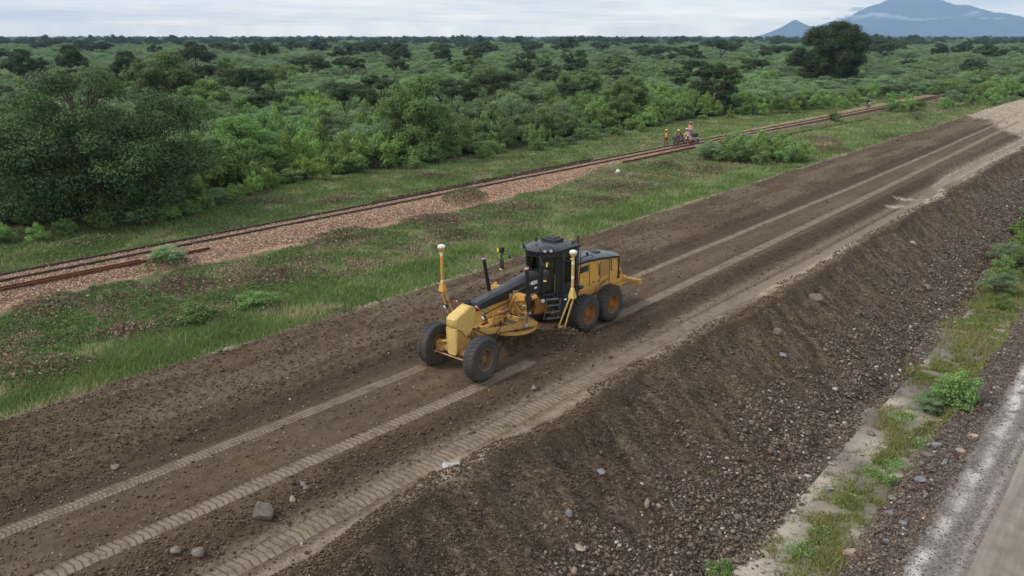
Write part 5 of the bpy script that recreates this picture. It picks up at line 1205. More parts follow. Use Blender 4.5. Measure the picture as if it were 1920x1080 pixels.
# ------------------------------------------------------------------ foliage
def leaf_quads(Cn, N, size, tint, aspect=.55, r_=rng):
    n = len(Cn); N = N / np.maximum(np.linalg.norm(N, axis=1), 1e-6)[:, None]
    a = r_.normal(size=(n, 3)); a -= N * (a * N).sum(1)[:, None]; a /= np.maximum(np.linalg.norm(a, axis=1), 1e-6)[:, None]; b = np.cross(N, a)
    s = size[:, None]
    V = np.stack([Cn - a * s, Cn + b * s * aspect + N * s * .12, Cn + a * s, Cn - b * s * aspect + N * s * .12], 1).reshape(-1, 3)
    F = np.arange(4 * n).reshape(n, 4); return V, F, np.repeat(tint, 4)
def crown(clumps, n_per, leaf, rs, up=.5, low=-.35, fill=.5):
    """clumps (x,y,z,r,rz)"""
    Cs, Ns, Ts, Ss = [], [], [], []
    for (x, y, z, r, rz) in clumps:
        n = max(int(n_per * (r / .5) ** 1.6), 20); d = rs.normal(size=(n, 3)); d /= np.linalg.norm(d, axis=1)[:, None]
        d[:, 2] = np.where(d[:, 2] < low, -d[:, 2] * .6, d[:, 2])
        rad = fill + (1.08 - fill) * rs.random(n) ** .6; rad *= 1 + .22 * np.sin(d[:, 0] * 5 + x * 3) * np.cos(d[:, 1] * 6 + y * 3)
        p = np.stack([x + d[:, 0] * r * rad, y + d[:, 1] * r * rad, z + d[:, 2] * rz * rad], 1)
        Cs.append(p); Ns.append(d + np.array([0, 0, up]) + rs.normal(0, .55, (n, 3)))
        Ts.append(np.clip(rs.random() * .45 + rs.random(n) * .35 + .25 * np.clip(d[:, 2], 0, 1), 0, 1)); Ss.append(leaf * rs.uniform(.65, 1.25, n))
    return leaf_quads(np.concatenate(Cs), np.concatenate(Ns), np.concatenate(Ss), np.concatenate(Ts), r_=rs)
def stems_mb(clumps, base_r, rs, k=10, split=.35):
    g = MB(); cl_ = sorted(clumps, key=lambda c_: c_[2]); idx = np.linspace(0, len(cl_) - 1, min(k, len(cl_))).astype(int)
    for i in idx:
        x, y, z, r, rz = cl_[i]; z = z + rz * .2
        pts = [(x * .06, y * .06, -.25), (x * .25, y * .25, z * .35), (x * .65, y * .65, z * .75), (x, y, z)]
        g.tube(pts, [base_r, base_r * .75, base_r * .45, base_r * .2], 5)
    return g
bush_protos = []
def make_bush(kind, seed):
    rs = np.random.default_rng(seed); cl_ = []
    if kind == 'A':      # broad leaved, upright shoots
        for _ in range(26):
            t = rs.uniform(0, 2 * math.pi); q = rs.random() ** .6 * 1.35; h = rs.uniform(.5, 2.3) * (1 - .22 * q)
            cl_.append((q * math.cos(t), q * math.sin(t), h, rs.uniform(.28, .50), rs.uniform(.32, .60)))
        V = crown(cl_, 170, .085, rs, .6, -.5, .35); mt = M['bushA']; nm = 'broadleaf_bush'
    elif kind == 'B':    # fine leaved, feathery umbrella layers
        for _ in range(34):
            t = rs.uniform(0, 2 * math.pi); q = rs.random() ** .55 * 1.7; h = 1.0 + rs.uniform(-.6, 1.6) * (1 - .25 * q)
            cl_.append((q * math.cos(t), q * math.sin(t), h, rs.uniform(.42, .70), rs.uniform(.16, .34)))
        V = crown(cl_, 200, .060, rs, .9, -.5, .2); mt = M['bushB']; nm = 'acacia_bush'
    else:
        for _ in range(30):
            t = rs.uniform(0, 2 * math.pi); q = rs.random() ** .6 * 1.4; h = rs.uniform(.45, 2.2) * (1 - .2 * q)
            cl_.append((q * math.cos(t), q * math.sin(t), h, rs.uniform(.34, .60), rs.uniform(.30, .50)))
        V = crown(cl_, 190, .078, rs, .5, -.5, .4); mt = M['bushC']; nm = 'leafy_bush'
    cm = mesh_np('foliage', V[0], V[1], {'tint': V[2]}); cm.materials.append(mt)
    sm = stems_mb(cl_, .035, rs, 12).build('stem', M['stem'], None); s_me = sm.data; bpy.data.objects.remove(sm)
    return dict(kind=kind, name=nm, crown=cm, stem=s_me)
for sd_, k_ in enumerate('AAABBBCCC'): bush_protos.append(make_bush(k_, 900 + sd_))
def put_bush(pr, x, y, z, sc, rz, label, group, name=None, sz=None):
    e = empty(name or pr['name'], (x, y, z), rz, label=label, cat='bush', group=group); e.scale = (sc, sc, sz or sc)
    o = bpy.data.objects.new('foliage', pr['crown']); C.objects.link(o); o.parent = e
    s = bpy.data.objects.new('stem', pr['stem']); C.objects.link(s); s.parent = e
    return e
tree_protos = {}
def make_tree(key, seed, H, W, mt, shape='round', n_cl=46, leaf=.13, per=230, trunk_r=.2, nl=None):
    """one tree mesh pair, height H and crown width W, metres"""
    rs = np.random.default_rng(seed); cl_ = []
    lobes = []
    nl = nl or (7 if shape != 'umbrella' else 8)
    for i in range(nl):
        t = 2 * math.pi * i / nl + rs.uniform(-.4, .4); q = rs.uniform(.40, .85) * W / 2 * (0.25 if i == 0 else 1)
        zz = H * (rs.uniform(.50, .78) if shape == 'round' else rs.uniform(.58, .80) if shape == 'umbrella' else rs.uniform(.30, .72)); 
        if i == 0: zz = H * .80
        lobes.append((q * math.cos(t), q * math.sin(t), zz, W * rs.uniform(.17, .25)))
    for k in range(n_cl):
        lb = lobes[k % nl]; t = rs.uniform(0, 2 * math.pi); ph = rs.uniform(-.5, 1.2) if shape != 'umbrella' else rs.uniform(-.3, 1.0)
        rr = lb[3] * rs.uniform(.5, 1.05); x = lb[0] + rr * math.cos(t) * math.cos(ph); y = lb[1] + rr * math.sin(t) * math.cos(ph); z = lb[2] + rr * math.sin(ph) * (.8 if shape != 'umbrella' else .6)
        r = W * rs.uniform(.07, .115); cl_.append((x, y, max(min(z, H - r * .8), r * .7 if shape == 'skirt' else H * .25), r, r * (.72 if shape != 'umbrella' else .5)))
    if shape == 'skirt':
        for k in range(int(n_cl * .45)):
            t = rs.uniform(0, 2 * math.pi); q = W * .5 * rs.uniform(.45, .92); r = W * rs.uniform(.07, .11); cl_.append((q * math.cos(t), q * math.sin(t), H * rs.uniform(.06, .42), r, r * .8))
    V = crown(cl_, per / (W * .1 / .5) ** 1.6 * 1.0, leaf, rs, .5, -.6, .3)
    cm = mesh_np('crown', V[0], V[1], {'tint': V[2]}); cm.materials.append(mt)
    g = MB(); fk = H * (.16 if shape == 'skirt' else .24)
    g.tube([(0, 0, -.4), (.05 * W * .1, 0, fk * .5), (0, .02, fk), (0, 0, fk * 1.4)], [trunk_r * 1.35, trunk_r, trunk_r * .95, trunk_r * .6], 9)
    for lb in lobes:
        m_ = (lb[0] * .45, lb[1] * .45, fk + (lb[2] - fk) * .5); g.tube([(0, 0, fk * .9), (lb[0] * .2, lb[1] * .2, fk + (lb[2] - fk) * .22), m_, (lb[0], lb[1], lb[2])], [trunk_r * .6, trunk_r * .5, trunk_r * .36, trunk_r * .18], 7)
    for i, c_ in enumerate(cl_):
        if i % 2 == 0:
            lb = lobes[i % nl]; g.tube([(lb[0] * .6, lb[1] * .6, fk + (lb[2] - fk) * .62), ((lb[0] + c_[0]) / 2, (lb[1] + c_[1]) / 2, (lb[2] + c_[2]) / 2 - .1), (c_[0], c_[1], c_[2])], [trunk_r * .24, trunk_r * .16, trunk_r * .07], 5)
    so_ = g.build('trunk', M['bark'], None); me = so_.data; bpy.data.objects.remove(so_)
    tree_protos[key] = (cm, me, H, W)
def put_tree(key, x, y, h, w_, label, group=None, name='tree', rz=None):
    cm, me, H, W = tree_protos[key]; e = empty(name, (x, y, zgnd(x, y) - .05), random.uniform(0, 6.28) if rz is None else rz, label=label, cat='tree', group=group)
    e.scale = (w_ / W, w_ / W, h / H)
    for nm, d in (('crown', cm), ('trunk', me)): o = bpy.data.objects.new(nm, d); C.objects.link(o); o.parent = e
    return e
make_tree('huge', 1001, 8.6, 11.5, M['treeD'], 'skirt', 150, .082, 520, .26, 12)
make_tree('big', 1005, 13.0, 16.0, M['treeD'], 'skirt', 170, .18, 300, .42)
make_tree('round1', 1011, 9, 10, M['treeD'], 'round', 60, .17, 240, .22)
make_tree('round2', 1012, 8, 9, M['treeD'], 'skirt', 54, .17, 240, .2)
make_tree('wide', 1013, 9, 14, M['treeL'], 'round', 64, .20, 240, .24)
make_tree('acacia', 1014, 8, 9, M['treeL'], 'umbrella', 80, .11, 220, .16)
make_tree('light', 1015, 8.5, 9, M['bushC'], 'skirt', 80, .12, 300, .18)
make_tree('narrow', 1016, 8, 6, M['treeL'], 'skirt', 60, .12, 260, .18)
GT = 'dark trees standing above the distant scrub'
TREES = [('huge', -50.5, 20.6, 9.1, 12.0, 'huge dark green spreading tree at the left, its crown reaching down to the bushes', None),
    ('light', -106, 54, 9.2, 9.6, 'tall mid green leafy tree behind the huge dark tree at the left', None),
    ('round1', -187, 65, 8.7, 9.2, 'dark round tree nearest the left edge of the photo', None),
    ('round2', -204, 82, 9.2, 7.6, 'dark tree second from the left edge, beside the leftmost dark round one', None),
    ('acacia', -100, 62, 7.4, 8.4, 'thin crowned tree with its forked trunk showing, right of the tall mid green tree', None),
    ('round1', -215, 119, 10, 10.6, 'tall dark tree standing directly behind the tall mid green tree', None),
    ('wide', -277, 182, 9.4, 10.4, 'broad dark tree on the skyline above the thin crowned tree', None),
    ('acacia', -157, 115, 7.3, 9.4, 'dark umbrella tree with bare trunk, left one of two touching', None),
    ('acacia', -151, 121, 6.9, 8.0, 'dark umbrella tree with bare trunk, right one of two touching', None),
    ('big', -69, 200, 14.6, 16.4, 'very large solitary dark tree standing before the mountain', None),
    ('narrow', -54, 109, 7.8, 6.6, 'tall dark narrow tree at the edge of the thicket behind the orange vested workers', None),
    ('light', -53.6, 50.5, 7.6, 7.8, 'dark bushy tree rising out of the middle of the thicket edge', None),
    ('round1', -265, 360, 11.7, 14.0, 'dark tree tallest on the skyline right of the centre', None),
    ('round2', -130, 181, 7.6, 7.4, 'dark tree in front of the tallest skyline tree', None),
    ('narrow', -122, 188, 6.3, 6.5, 'smaller dark tree just right of the one in front of the tallest skyline tree', None),
    ('light', -144, 71, 7.2, 8.6, 'mid green tree between the two leftmost dark trees and the tall mid green tree', None),
    ('round2', -166, 77, 8.2, 6.8, 'rounded dark tree left of and behind the tall mid green tree', None)]
for k, x, y, h, w_, lb in [('wide', -179, 367, 10.1, 16.5, 0), ('narrow', -149, 276, 6.5, 6.2, 0), ('wide', -114, 407, 9.7, 15.3, 0), ('round2', -102, 447, 8.1, 9.4, 0), ('round1', -71, 393, 8.1, 13.4, 0), ('round2', -71, 458, 6.4, 10.2, 0),
        ('round1', -251, 225, 9, 11.8, 0), ('wide', -372, 312, 8.3, 15.4, 0), ('round2', -225, 226, 7.9, 7.4, 0), ('narrow', -282, 309, 9.1, 8.1, 0), ('narrow', -137, 212, 6.3, 6, 0), ('wide', -177, 303, 7.6, 14, 0), ('round1', -92, 440, 8.3, 8, 0),
        ('wide', -404, 243, 8.4, 17, 0), ('narrow', -70, 269, 4.9, 5.6, 0), ('round2', -51, 258, 5, 4.8, 0), ('round1', -425, 298, 10, 13, 0), ('round2', -429, 322, 10, 13.4, 0), ('wide', -272, 340, 8.5, 11.2, 0), ('round2', -150, 350, 7.5, 6.8, 0),
        ('narrow', -140, 172, 8.0, 5.6, 0), ('wide', -445, 194, 8.5, 14, 0), ('wide', -636, 241, 9.9, 19, 0), ('round1', -270, 215, 8.2, 12, 0), ('round1', -232, 210, 7.4, 9, 0), ('wide', -330, 280, 8.6, 13, 0), ('wide', -300, 300, 8, 12, 0)]:
    TREES.append((k, x, y, h, w_, 'dark rounded tree above the distant scrub', GT))
rt_ = np.random.default_rng(77)
for k in range(46):     # more of the same farther off
    d = rt_.uniform(330, 1100); a = rt_.uniform(-34, 34); hx = -math.sin(AZ + math.radians(-a)); hy = math.cos(AZ + math.radians(-a))
    TREES.append((('round1', 'round2', 'wide')[k % 3], hx * d, hy * d, rt_.uniform(6.5, 9.5), rt_.uniform(8, 15), 'dark rounded tree above the distant scrub', GT))
GM = 'tall leafy shrubs rising out of the thicket'
rm_ = np.random.default_rng(88); nm_ = 0
while nm_ < 75:
    d = 50 + 190 * rm_.random() ** 1.1; a = rm_.uniform(-.62, .62); x = -math.sin(AZ - a) * d; y = math.cos(AZ - a) * d
    if x > float(wood_edge(y)) - 3 or (60 < d and abs(math.degrees(math.atan2(x * math.cos(AZ) + y * math.sin(AZ), -x * math.sin(AZ) + y * math.cos(AZ))) - 20.8) < 3.2) or any(math.hypot(x - q[1], y - q[2]) < 6 for q in TREES): continue
    nm_ += 1; h = rm_.uniform(3.8, 6.8)
    TREES.append((('light', 'narrow', 'light', 'acacia')[nm_ % 4], x, y, h, h * rm_.uniform(.8, 1.25), 'tall leafy shrub inside the thicket', GM))
for k, x, y, h, w_, lb, gr in TREES:
    if gr:
        az_ = math.degrees(math.atan2(x * math.cos(AZ) + y * math.sin(AZ), -x * math.sin(AZ) + y * math.cos(AZ))); zn = ('left', 'left centre', 'right centre', 'right')[0 if az_ < -16 else 1 if az_ < 0 else 2 if az_ < 16 else 3]
        dn = ('near', 'far')[math.hypot(x, y) > (120 if gr == GM else 450)]
        lb = '%s, %s part, %s of the photo' % (lb.replace(', one of many', ''), dn, zn); gr = '%s, %s, %s' % (gr, dn, zn)
    put_tree(k, x, y, h, w_, lb, gr, {'acacia': 'acacia_tree'}.get(k, 'tree'))

# thicket: nearest bushes are individuals, the rest one mass
pts = []
rp_ = np.random.default_rng(5)
d = 38.0
X = []; 
ring = 40.0
while ring < 620:
    sp_ = 2.35 + max(ring - 60, 0) * .0135
    na = int(ring * 1.30 / sp_)
    for k in range(na):
        a = -.66 + 1.32 * (k + rp_.random()) / na; r_ = ring + rp_.uniform(-.5, .5) * sp_ / (1 if ring < 150 else .6)
        x = -math.sin(AZ - a) * r_; y = math.cos(AZ - a) * r_
        pts.append((x, y, r_, sp_))
    ring += sp_ * (.80 if ring < 120 else 1.35)
B_ = []
for x, y, r_, sp_ in pts:
    we = float(wood_edge(y)); j = 1.6 * (float(vn(np.array([x / 4.]), np.array([y / 4.]), 7)[0]) - .5)
    if x > we + j + 1.6 or (x > we + j - .2 and rp_.random() < .45): continue
    if (x + 49.5) ** 2 + (y - 20.3) ** 2 < 9: continue
    if math.hypot(x, y) < 40: continue
    B_.append((x, y, r_, sp_, we + j - x))
B_.sort(key=lambda q: q[2] - (8 if q[4] < 3 else 0))
nk = np.random.default_rng(9); stuff_pts = [[] for _ in bush_protos]
GA = {'A': ('bright green broad leaved bush', 'bright broad leaved bushes of the thicket'), 'B': ('grey green fine leaved bush', 'fine leaved bushes of the thicket'),
      'C': ('mid green dense leafy bush', 'dense leafy bushes of the thicket')}
n_ind = 0
for x, y, r_, sp_, edge in B_:
    v = float(fbm(np.array([x / 14.]), np.array([y / 14.]), 3, 301)[0]); v2 = nk.random() * .5 + v
    if edge < 4: kind = 'A' if v2 < .80 else 'C'
    else: kind = 'A' if v2 < .55 else ('C' if v2 < .82 else 'B')
    if r_ > 140 and nk.random() < .35: kind = 'B'
    cand = [i for i, b in enumerate(bush_protos) if b['kind'] == kind]; i = cand[nk.integers(3)]
    sc = nk.uniform(.65, 1.25) * (sp_ / 2.35) ** .62 * (.50 if edge < .3 else .72 if edge < 2.0 else 1.0); 
    axd_ = math.degrees(math.atan2(x * math.cos(AZ) + y * math.sin(AZ), -x * math.sin(AZ) + y * math.cos(AZ)))
    hz_ = (.55 if abs(axd_ - 20.8) < 3.0 and 150 < r_ < 215 else 1) * nk.uniform(.62, 1.45) * (.5 if edge < .3 else .75 if edge < 2 else 1.15) * (1.0 if r_ < 90 else .88)
    if v > .58 and edge > 5: sc *= 1.2; hz_ *= 1.3
    if n_ind < 300:
        lb_, gr_ = GA[kind]; ax_ = math.degrees(math.atan2(x * math.cos(AZ) + y * math.sin(AZ), -x * math.sin(AZ) + y * math.cos(AZ)))
        wh_ = ('left', 'middle', 'right')[0 if ax_ < -10 else 1 if ax_ < 5 else 2]; row_ = 'front row' if edge < 3.5 else 'depth'
        put_bush(bush_protos[i], x, y, zgnd(x, y), sc, nk.uniform(0, 6.28), '%s in the %s of the thicket, %s of the photo' % (lb_, row_, wh_), '%s, %s, %s' % (gr_, row_, wh_), sz=hz_); n_ind += 1
    else: stuff_pts[i].append((x, y, zgnd(x, y), sc, nk.uniform(0, 6.28), hz_))
# far scrub to the horizon
for k in range(30000):
    u = nk.random(); r_ = 600 * (9000 / 600) ** (u ** .85); a = nk.uniform(-.66, .66); x = -math.sin(AZ - a) * r_; y = math.cos(AZ - a) * r_
    sc = 1.5 * (r_ / 600) ** .62 * nk.uniform(.7, 1.4) * (1 + 1.0 * (nk.random() > .96)); i = nk.integers(9); z0 = zgnd(x, y) if False else -.6
    stuff_pts[i].append((x, y, z0, sc, nk.uniform(0, 6.28), .8 * sc ** .75))
stuff_pts.append([])
for k in range(2600):
    r_ = 900 * (9500 / 900) ** nk.random(); a = nk.uniform(-.66, .66)
    sc = nk.uniform(.7, 1.25) * (1 + r_ / 9000); stuff_pts[9].append((-math.sin(AZ - a) * r_, math.cos(AZ - a) * r_, -.6, sc, nk.uniform(0, 6.28), sc * nk.uniform(.75, 1.2)))
def scatter_gn(name, groups, meshes, label, cat):
    """one object: points that carry which shape, scale and turn; geometry nodes put the shapes there"""
    P_ = np.array([(x, y, z, s, r, i, h) for i, g_ in enumerate(groups) for (x, y, z, s, r, h) in g_])
    me = bpy.data.meshes.new(name); me.vertices.add(len(P_)); me.vertices.foreach_set('co', P_[:, :3].astype(np.float32).ravel())
    for k, c_ in (('sc', 3), ('rz', 4), ('hz', 6)):
        a = me.attributes.new(k, 'FLOAT', 'POINT'); a.data.foreach_set('value', P_[:, c_].astype(np.float32))
    a = me.attributes.new('which', 'INT', 'POINT'); a.data.foreach_set('value', P_[:, 5].astype(np.int32))
    o = link(name, me); ng = bpy.data.node_groups.new(name, 'GeometryNodeTree')
    ng.interface.new_socket('Geometry', in_out='INPUT', socket_type='NodeSocketGeometry'); ng.interface.new_socket('Geometry', in_out='OUTPUT', socket_type='NodeSocketGeometry')
    N = ng.nodes; L = ng.links; gi = N.new('NodeGroupInput'); go = N.new('NodeGroupOutput')
    jn = N.new('GeometryNodeGeometryToInstance')
    for src in reversed(meshes):
        oi = N.new('GeometryNodeObjectInfo'); oi.inputs['Object'].default_value = src; oi.transform_space = 'ORIGINAL'; L.new(oi.outputs['Geometry'], jn.inputs[0])
    ip = N.new('GeometryNodeInstanceOnPoints'); L.new(gi.outputs[0], ip.inputs['Points']); L.new(jn.outputs[0], ip.inputs['Instance']); ip.inputs['Pick Instance'].default_value = True
    def na(nm, ty):
        q = N.new('GeometryNodeInputNamedAttribute'); q.data_type = ty; q.inputs[0].default_value = nm; return q.outputs[0]
    L.new(na('which', 'INT'), ip.inputs['Instance Index'])
    cx_ = N.new('ShaderNodeCombineXYZ'); L.new(na('rz', 'FLOAT'), cx_.inputs[2]); L.new(cx_.outputs[0], ip.inputs['Rotation'])
    c2_ = N.new('ShaderNodeCombineXYZ'); q = na('sc', 'FLOAT')
    for k in range(2): L.new(q, c2_.inputs[k])
    L.new(na('hz', 'FLOAT'), c2_.inputs[2])
    L.new(c2_.outputs[0], ip.inputs['Scale']); L.new(ip.outputs[0], go.inputs[0])
    md = o.modifiers.new('scatter', 'NODES'); md.node_group = ng
    return tag(o, label, cat, kind='stuff')
# the shapes are the foliage of bushes already standing in the thicket
srcs = []
for b in bush_protos: srcs.append(next(o for o in C.objects if o.type == 'MESH' and o.data == b['crown']))
srcs.append(next(o for o in C.objects if o.type == 'MESH' and o.data == tree_protos['round1'][0]))
# instance one by one so that the join keeps the order: each shape gets its own multi-input link
def scatter_each(name, label, cat):
    P_all = [g_ for g_ in stuff_pts]
    return scatter_gn(name, P_all, srcs, label, cat)
scatter_each('distant_scrub', 'green scrubland of countless bushes reaching to the horizon', 'scrubland')

# single bushes outside the thicket
def bsh(i, x, y, sc, label, group=None, z=None, sz=None): return put_bush(bush_protos[i], x, y, zgnd(x, y) if z is None else z, sc, random.uniform(0, 6.28), label, group, sz=sz)
GB = 'bushes beside the railway, right of the workers'
for i, x, y, sc in ((0, -34.6, 69.5, .62), (3, -33.7, 68.3, .62), (1, -32.6, 70.0, .85), (4, -33.2, 66.6, .62), (2, -31.2, 69.2, .95), (0, -30.0, 70.8, 1.0), (1, -29.2, 68.8, .85), (6, -30.4, 67.4, .7), (2, -28.2, 71.6, 1.0), (0, -27.2, 70.0, .8), (7, -31.8, 67.0, .6), (1, -26.2, 71.4, .75), (0, -28.4, 67.4, .6), (5, -32.2, 71.6, .9)):
    bsh(i, x, y, sc, 'green bush of the clump between railway and earth road, right of the workers', GB)
for k, (i, x, y, sc) in enumerate(((0, -46.6, 15.5, .42), (7, -47.3, 17.2, .45), (1, -46.9, 19.0, .5), (4, -46.4, 20.8, .4), (2, -46.0, 22.6, .5), (6, -46.6, 24.2, .45), (0, -47.6, 25.8, .5), (5, -48.4, 27.2, .45), (1, -48.9, 28.6, .5), (8, -48.0, 14.2, .5), (2, -49.6, 30.2, .5))):
    bsh(i, x, y, sc, 'small green bush at the foot of the huge dark tree at the left', 'small bushes at the foot of the huge dark tree')
bsh(6, -28.5, 14.4, .62, 'low spreading green bush in the bright grass, left one of two before the grader mast', None, None, .30)
bsh(8, -28.2, 17.0, .58, 'low spreading green bush in the bright grass, right one of two before the grader mast', None, None, .28)
bsh(3, -36.4, 17.6, .42, 'small grey green shrub right beside the spare rails', None, None, .32)
GC = 'bushes by the distant end of the railway'
for i, x, y, sc in ((6, -35.0, 129, .9), (0, -33.2, 131, .9), (7, -32.6, 134, .8), (1, -30, 140, .8), (4, -30.6, 146, 1.0), (2, -28.2, 150, .9), (0, -26.5, 154, 1.0), (6, -31.5, 158, 1.3), (1, -29, 162, 1.2), (7, -33.5, 165, 1.4), (0, -25.0, 149, .8), (3, -23.8, 158, .9), (8, -36, 108, .55), (3, -28.4, 118, .5), (1, -26.5, 160, 1.2)):
    bsh(i, x, y, sc, 'green bush in the grass near the distant end of the railway', GC)
for k in range(40):
    x = rng.uniform(-34, 60); y = 168 + (x + 34) * .12 + rng.uniform(0, 16); bsh(int(rng.integers(9)), x, y, rng.uniform(1.0, 1.7), 'green bush closing off the far end of the earth road', 'bushes across the far end of the earth road')
def bz(x, y): return zdit(x, y)
for lb, lst in (('big green feathery bush growing in the ditch against the berm', [(2, -4.7, 30.6, .52)]),):
    for i, x, y, sc in lst: bsh(i, x, y, sc * 1.15, lb, None, bz(x, y))
bsh(0, -4.9, 31.3, .40, 'bright leafy bush behind the big feathery ditch bush', None, bz(-4.9, 31.3))
bsh(5, -5.5, 30.0, .30, 'low feathery bush left of the big feathery ditch bush', None, bz(-5.5, 30))
bsh(1, -5.05, 23.8, .22, 'small bright green bush alone by the berm halfway up the ditch', None, bz(-5.05, 23.8))
bsh(0, -6.75, 16.2, .30, 'bright broad leaved shrub at the bottom edge of the photo in the ditch', None, bz(-6.75, 16.2))
for k, (i, x, y, sc) in enumerate(((4, -6.3, 47.5, .5), (0, -6.6, 50.5, .55), (3, -6.9, 54, .6), (1, -6.6, 58, .7), (2, -7.2, 62, .7), (0, -7.4, 67, .8), (6, -6.0, 53, .6), (1, -5.6, 45, .35), (0, -7.6, 74, .9))):
    bsh(i, x, y, sc, 'green bush in the row along the far stretch of the ditch', 'bushes along the far ditch', bz(x, y))
# heaps of cut brush between railway and road
def brush_pile(x, y, sx, sy, h, dead, label, seed, group=None):
    rs = np.random.default_rng(seed); e = empty('brush_pile', (x, y, zgnd(x, y)), rs.uniform(0, 3), label=label, cat='brush pile', group=group)
    n = int(2200 * sx * sy / 2.2); t = rs.uniform(0, 6.28, n); q = rs.random(n) ** .62; w2 = 1.25 * (.45 + 1.1 * fbm(np.cos(t) * 1.6 + seed, np.sin(t) * 1.6, 3, seed + 5)); px = sx * q * w2 * np.cos(t); py = sy * q * w2 * np.sin(t)
    hh = h * 1.1 * (1 - q ** 1.3) * (.6 + .8 * fbm(px * 1.8 + seed, py * 1.8, 3, seed)); pz = hh * rs.random(n) ** .35
    isd = rs.random(n) < (dead * .8 * (.3 + 1.4 * fbm(px * 1.3, py * 1.3 + seed, 3, seed + 1)))
    Nn = rs.normal(size=(n, 3)) + [0, 0, .6]
    for nm, s_, mt, lf in (('dead_leaves', isd, M['dead'], .06), ('green_leaves', ~isd, M['weed'], .055)):
        if s_.sum() < 10: continue
        V, F, T_ = leaf_quads(np.stack([px, py, pz], 1)[s_], Nn[s_], lf * rs.uniform(.6, 1.4, s_.sum()), rs.random(s_.sum()), .45, rs); link_np(nm, V, F, mt, {'tint': T_}, parent=e)
    g = MB()
    for k in range(int(16 * sx)):
        a = rs.uniform(0, 6.28); q0 = rs.random() * .8; c_ = Vector((sx * q0 * math.cos(a), sy * q0 * math.sin(a), h * .5 * (1 - q0) + .05)); dd = Vector((rs.normal(), rs.normal(), rs.uniform(-.1, .6))).normalized() * rs.uniform(.3, .7)
        g.tube([c_ - dd * .6, c_ + Vector((0, 0, .04)), c_ + dd * .7], [.014, .011, .005], 4)
    g.build('branches', M['stem'], e)
PL = [(-27.6, 8.3, 1.7, 1.3, .75, .6, 'brown dead brush heap on the bright grass at the left edge'), (-34.6, 11.4, 2.2, 1.2, .45, .85, 'pale dry brush heap below the spare rails at the left'), (-33.4, 13.6, 1.6, 1.0, .45, .4, 'half green brush heap right of the pale dry heap'),
      (-33.2, 16.3, 1.5, 1.2, .5, .8, 'reddish brown dead leaf heap by the end of the spare rails'), (-31.0, 20.0, 1.9, 1.2, .5, .85, 'long brown brush heap in the grass left of the grader mast'), (-28.3, 14.2, 1.6, .9, .7, .2, 'leafy green mound in the bright grass, left one of two'),
      (-28.0, 17.0, 1.5, .8, .6, .35, 'leafy green mound in the bright grass, right one of two'), (-36.2, 17.3, 1.0, .9, .7, .15, 'tufted green mound right beside the spare rails'), (-35.0, 26.8, 2.0, 1.1, .5, .6, 'brown and green heap at the edge of the pink ballast'),
      (-36.6, 38.5, 2.0, 1.2, .6, .6, 'bushy brown heap on the ballast edge above the grader'), (-24.8, 18.6, .7, .5, .35, .8, 'small brown twig heap on the verge of the earth road'), (-44.2, 17.0, 1.8, 1.0, .5, .3, 'grassy mound on the far side of the railway at the left'),
      (-29.2, 12.0, 1.5, .8, .4, .8, 'grey brown twig patch in front of the leafy green mounds'), (-34.0, 33.0, 2.2, 1.4, .45, .85, 'wide brown leaf heap in the grass behind the grader mast'), (-32.8, 38.8, 2.4, 1.5, .4, .8, 'brown leaf litter heap directly above the grader cab'),
      (-31.5, 50, 2.6, 1.7, .4, .7, 'brown brush heap in the grass beyond the grader'), (-34, 61, 2.0, 1.4, .5, .5, 'heap of brush in the grass left of the green bush clump'), (-30.5, 61.5, 2.4, 1.4, .4, .7, 'brown brush heap in front of the green bush clump'),
      (-26.8, 81, 2.4, 1.8, .4, .9, 'reddish dead leaf heap right of the green bush clump'), (-30, 88, 3.0, 1.8, .4, .75, 'long brown brush heap beyond the green bush clump'), (-47.2, 29.5, 2.2, 1.0, .5, .7, 'brown brush heap across the railway below the thicket'),
      (-45.6, 43.8, 2.2, 1.0, .4, .75, 'brown brush heap across the railway above the grader mast'), (-43.6, 33, 2.2, .9, .4, .8, 'dark brown brush streak close to the far side of the track'), (-48, 17.5, 1.6, .8, .35, .7, 'brown brush heap across the railway at the left under the thicket'),
      (-30.6, 31.5, 1.8, 1.1, .4, .6, 'brown and green heap in the grass behind the grader front'), (-29.4, 44.5, 2.2, 1.4, .35, .5, 'low weedy heap in the grass beyond the cab'), (-25.5, 95, 2.4, 1.4, .5, .6, 'grey brush heap near the distant edge of the earth road')]
for i, p_ in enumerate(PL): brush_pile(*p_, seed=700 + i)
# grass blades
def blades(name, X, Y, Z, h, wd, mt, label, cat='grass'):
    n = len(X); a = rng.uniform(0, 6.28, n); ln = rng.normal(0, .45, (n, 2)) * h[:, None]
    b0 = np.stack([X - np.cos(a) * wd, Y - np.sin(a) * wd, Z - .02], 1); b1 = np.stack([X + np.cos(a) * wd, Y + np.sin(a) * wd, Z - .02], 1); t_ = np.stack([X + ln[:, 0], Y + ln[:, 1], Z + h], 1)
    V = np.stack([b0, b1, t_], 1).reshape(-1, 3); F = np.arange(3 * n).reshape(n, 3); pt = fbm(X / 1.7, Y / 1.7, 4, 411)
    ti = np.clip((pt - .5) * 2.4 + .42 + (rng.random(n) - .5) * .5, 0, 1)
    return tag(link_np(name, V, F, mt, {'tint': np.repeat(ti, 3)}), label, cat, kind='stuff')
n = 420000; Y = sampleY(n, 4, 170, 22); X = -23.75 - 27.2 * rng.random(n) ** 1.05
gat = h_gnd(X, Y, True)[1]; dens = np.clip(.45 + .6 * gat['lush'] - 1.1 * gat['ballast'] - .25 * gat['dry'] - .8 * gat['verge'], .03, 1) * (.35 + 1.1 * fbm(X / 1.3, Y / 1.3, 4, 413))
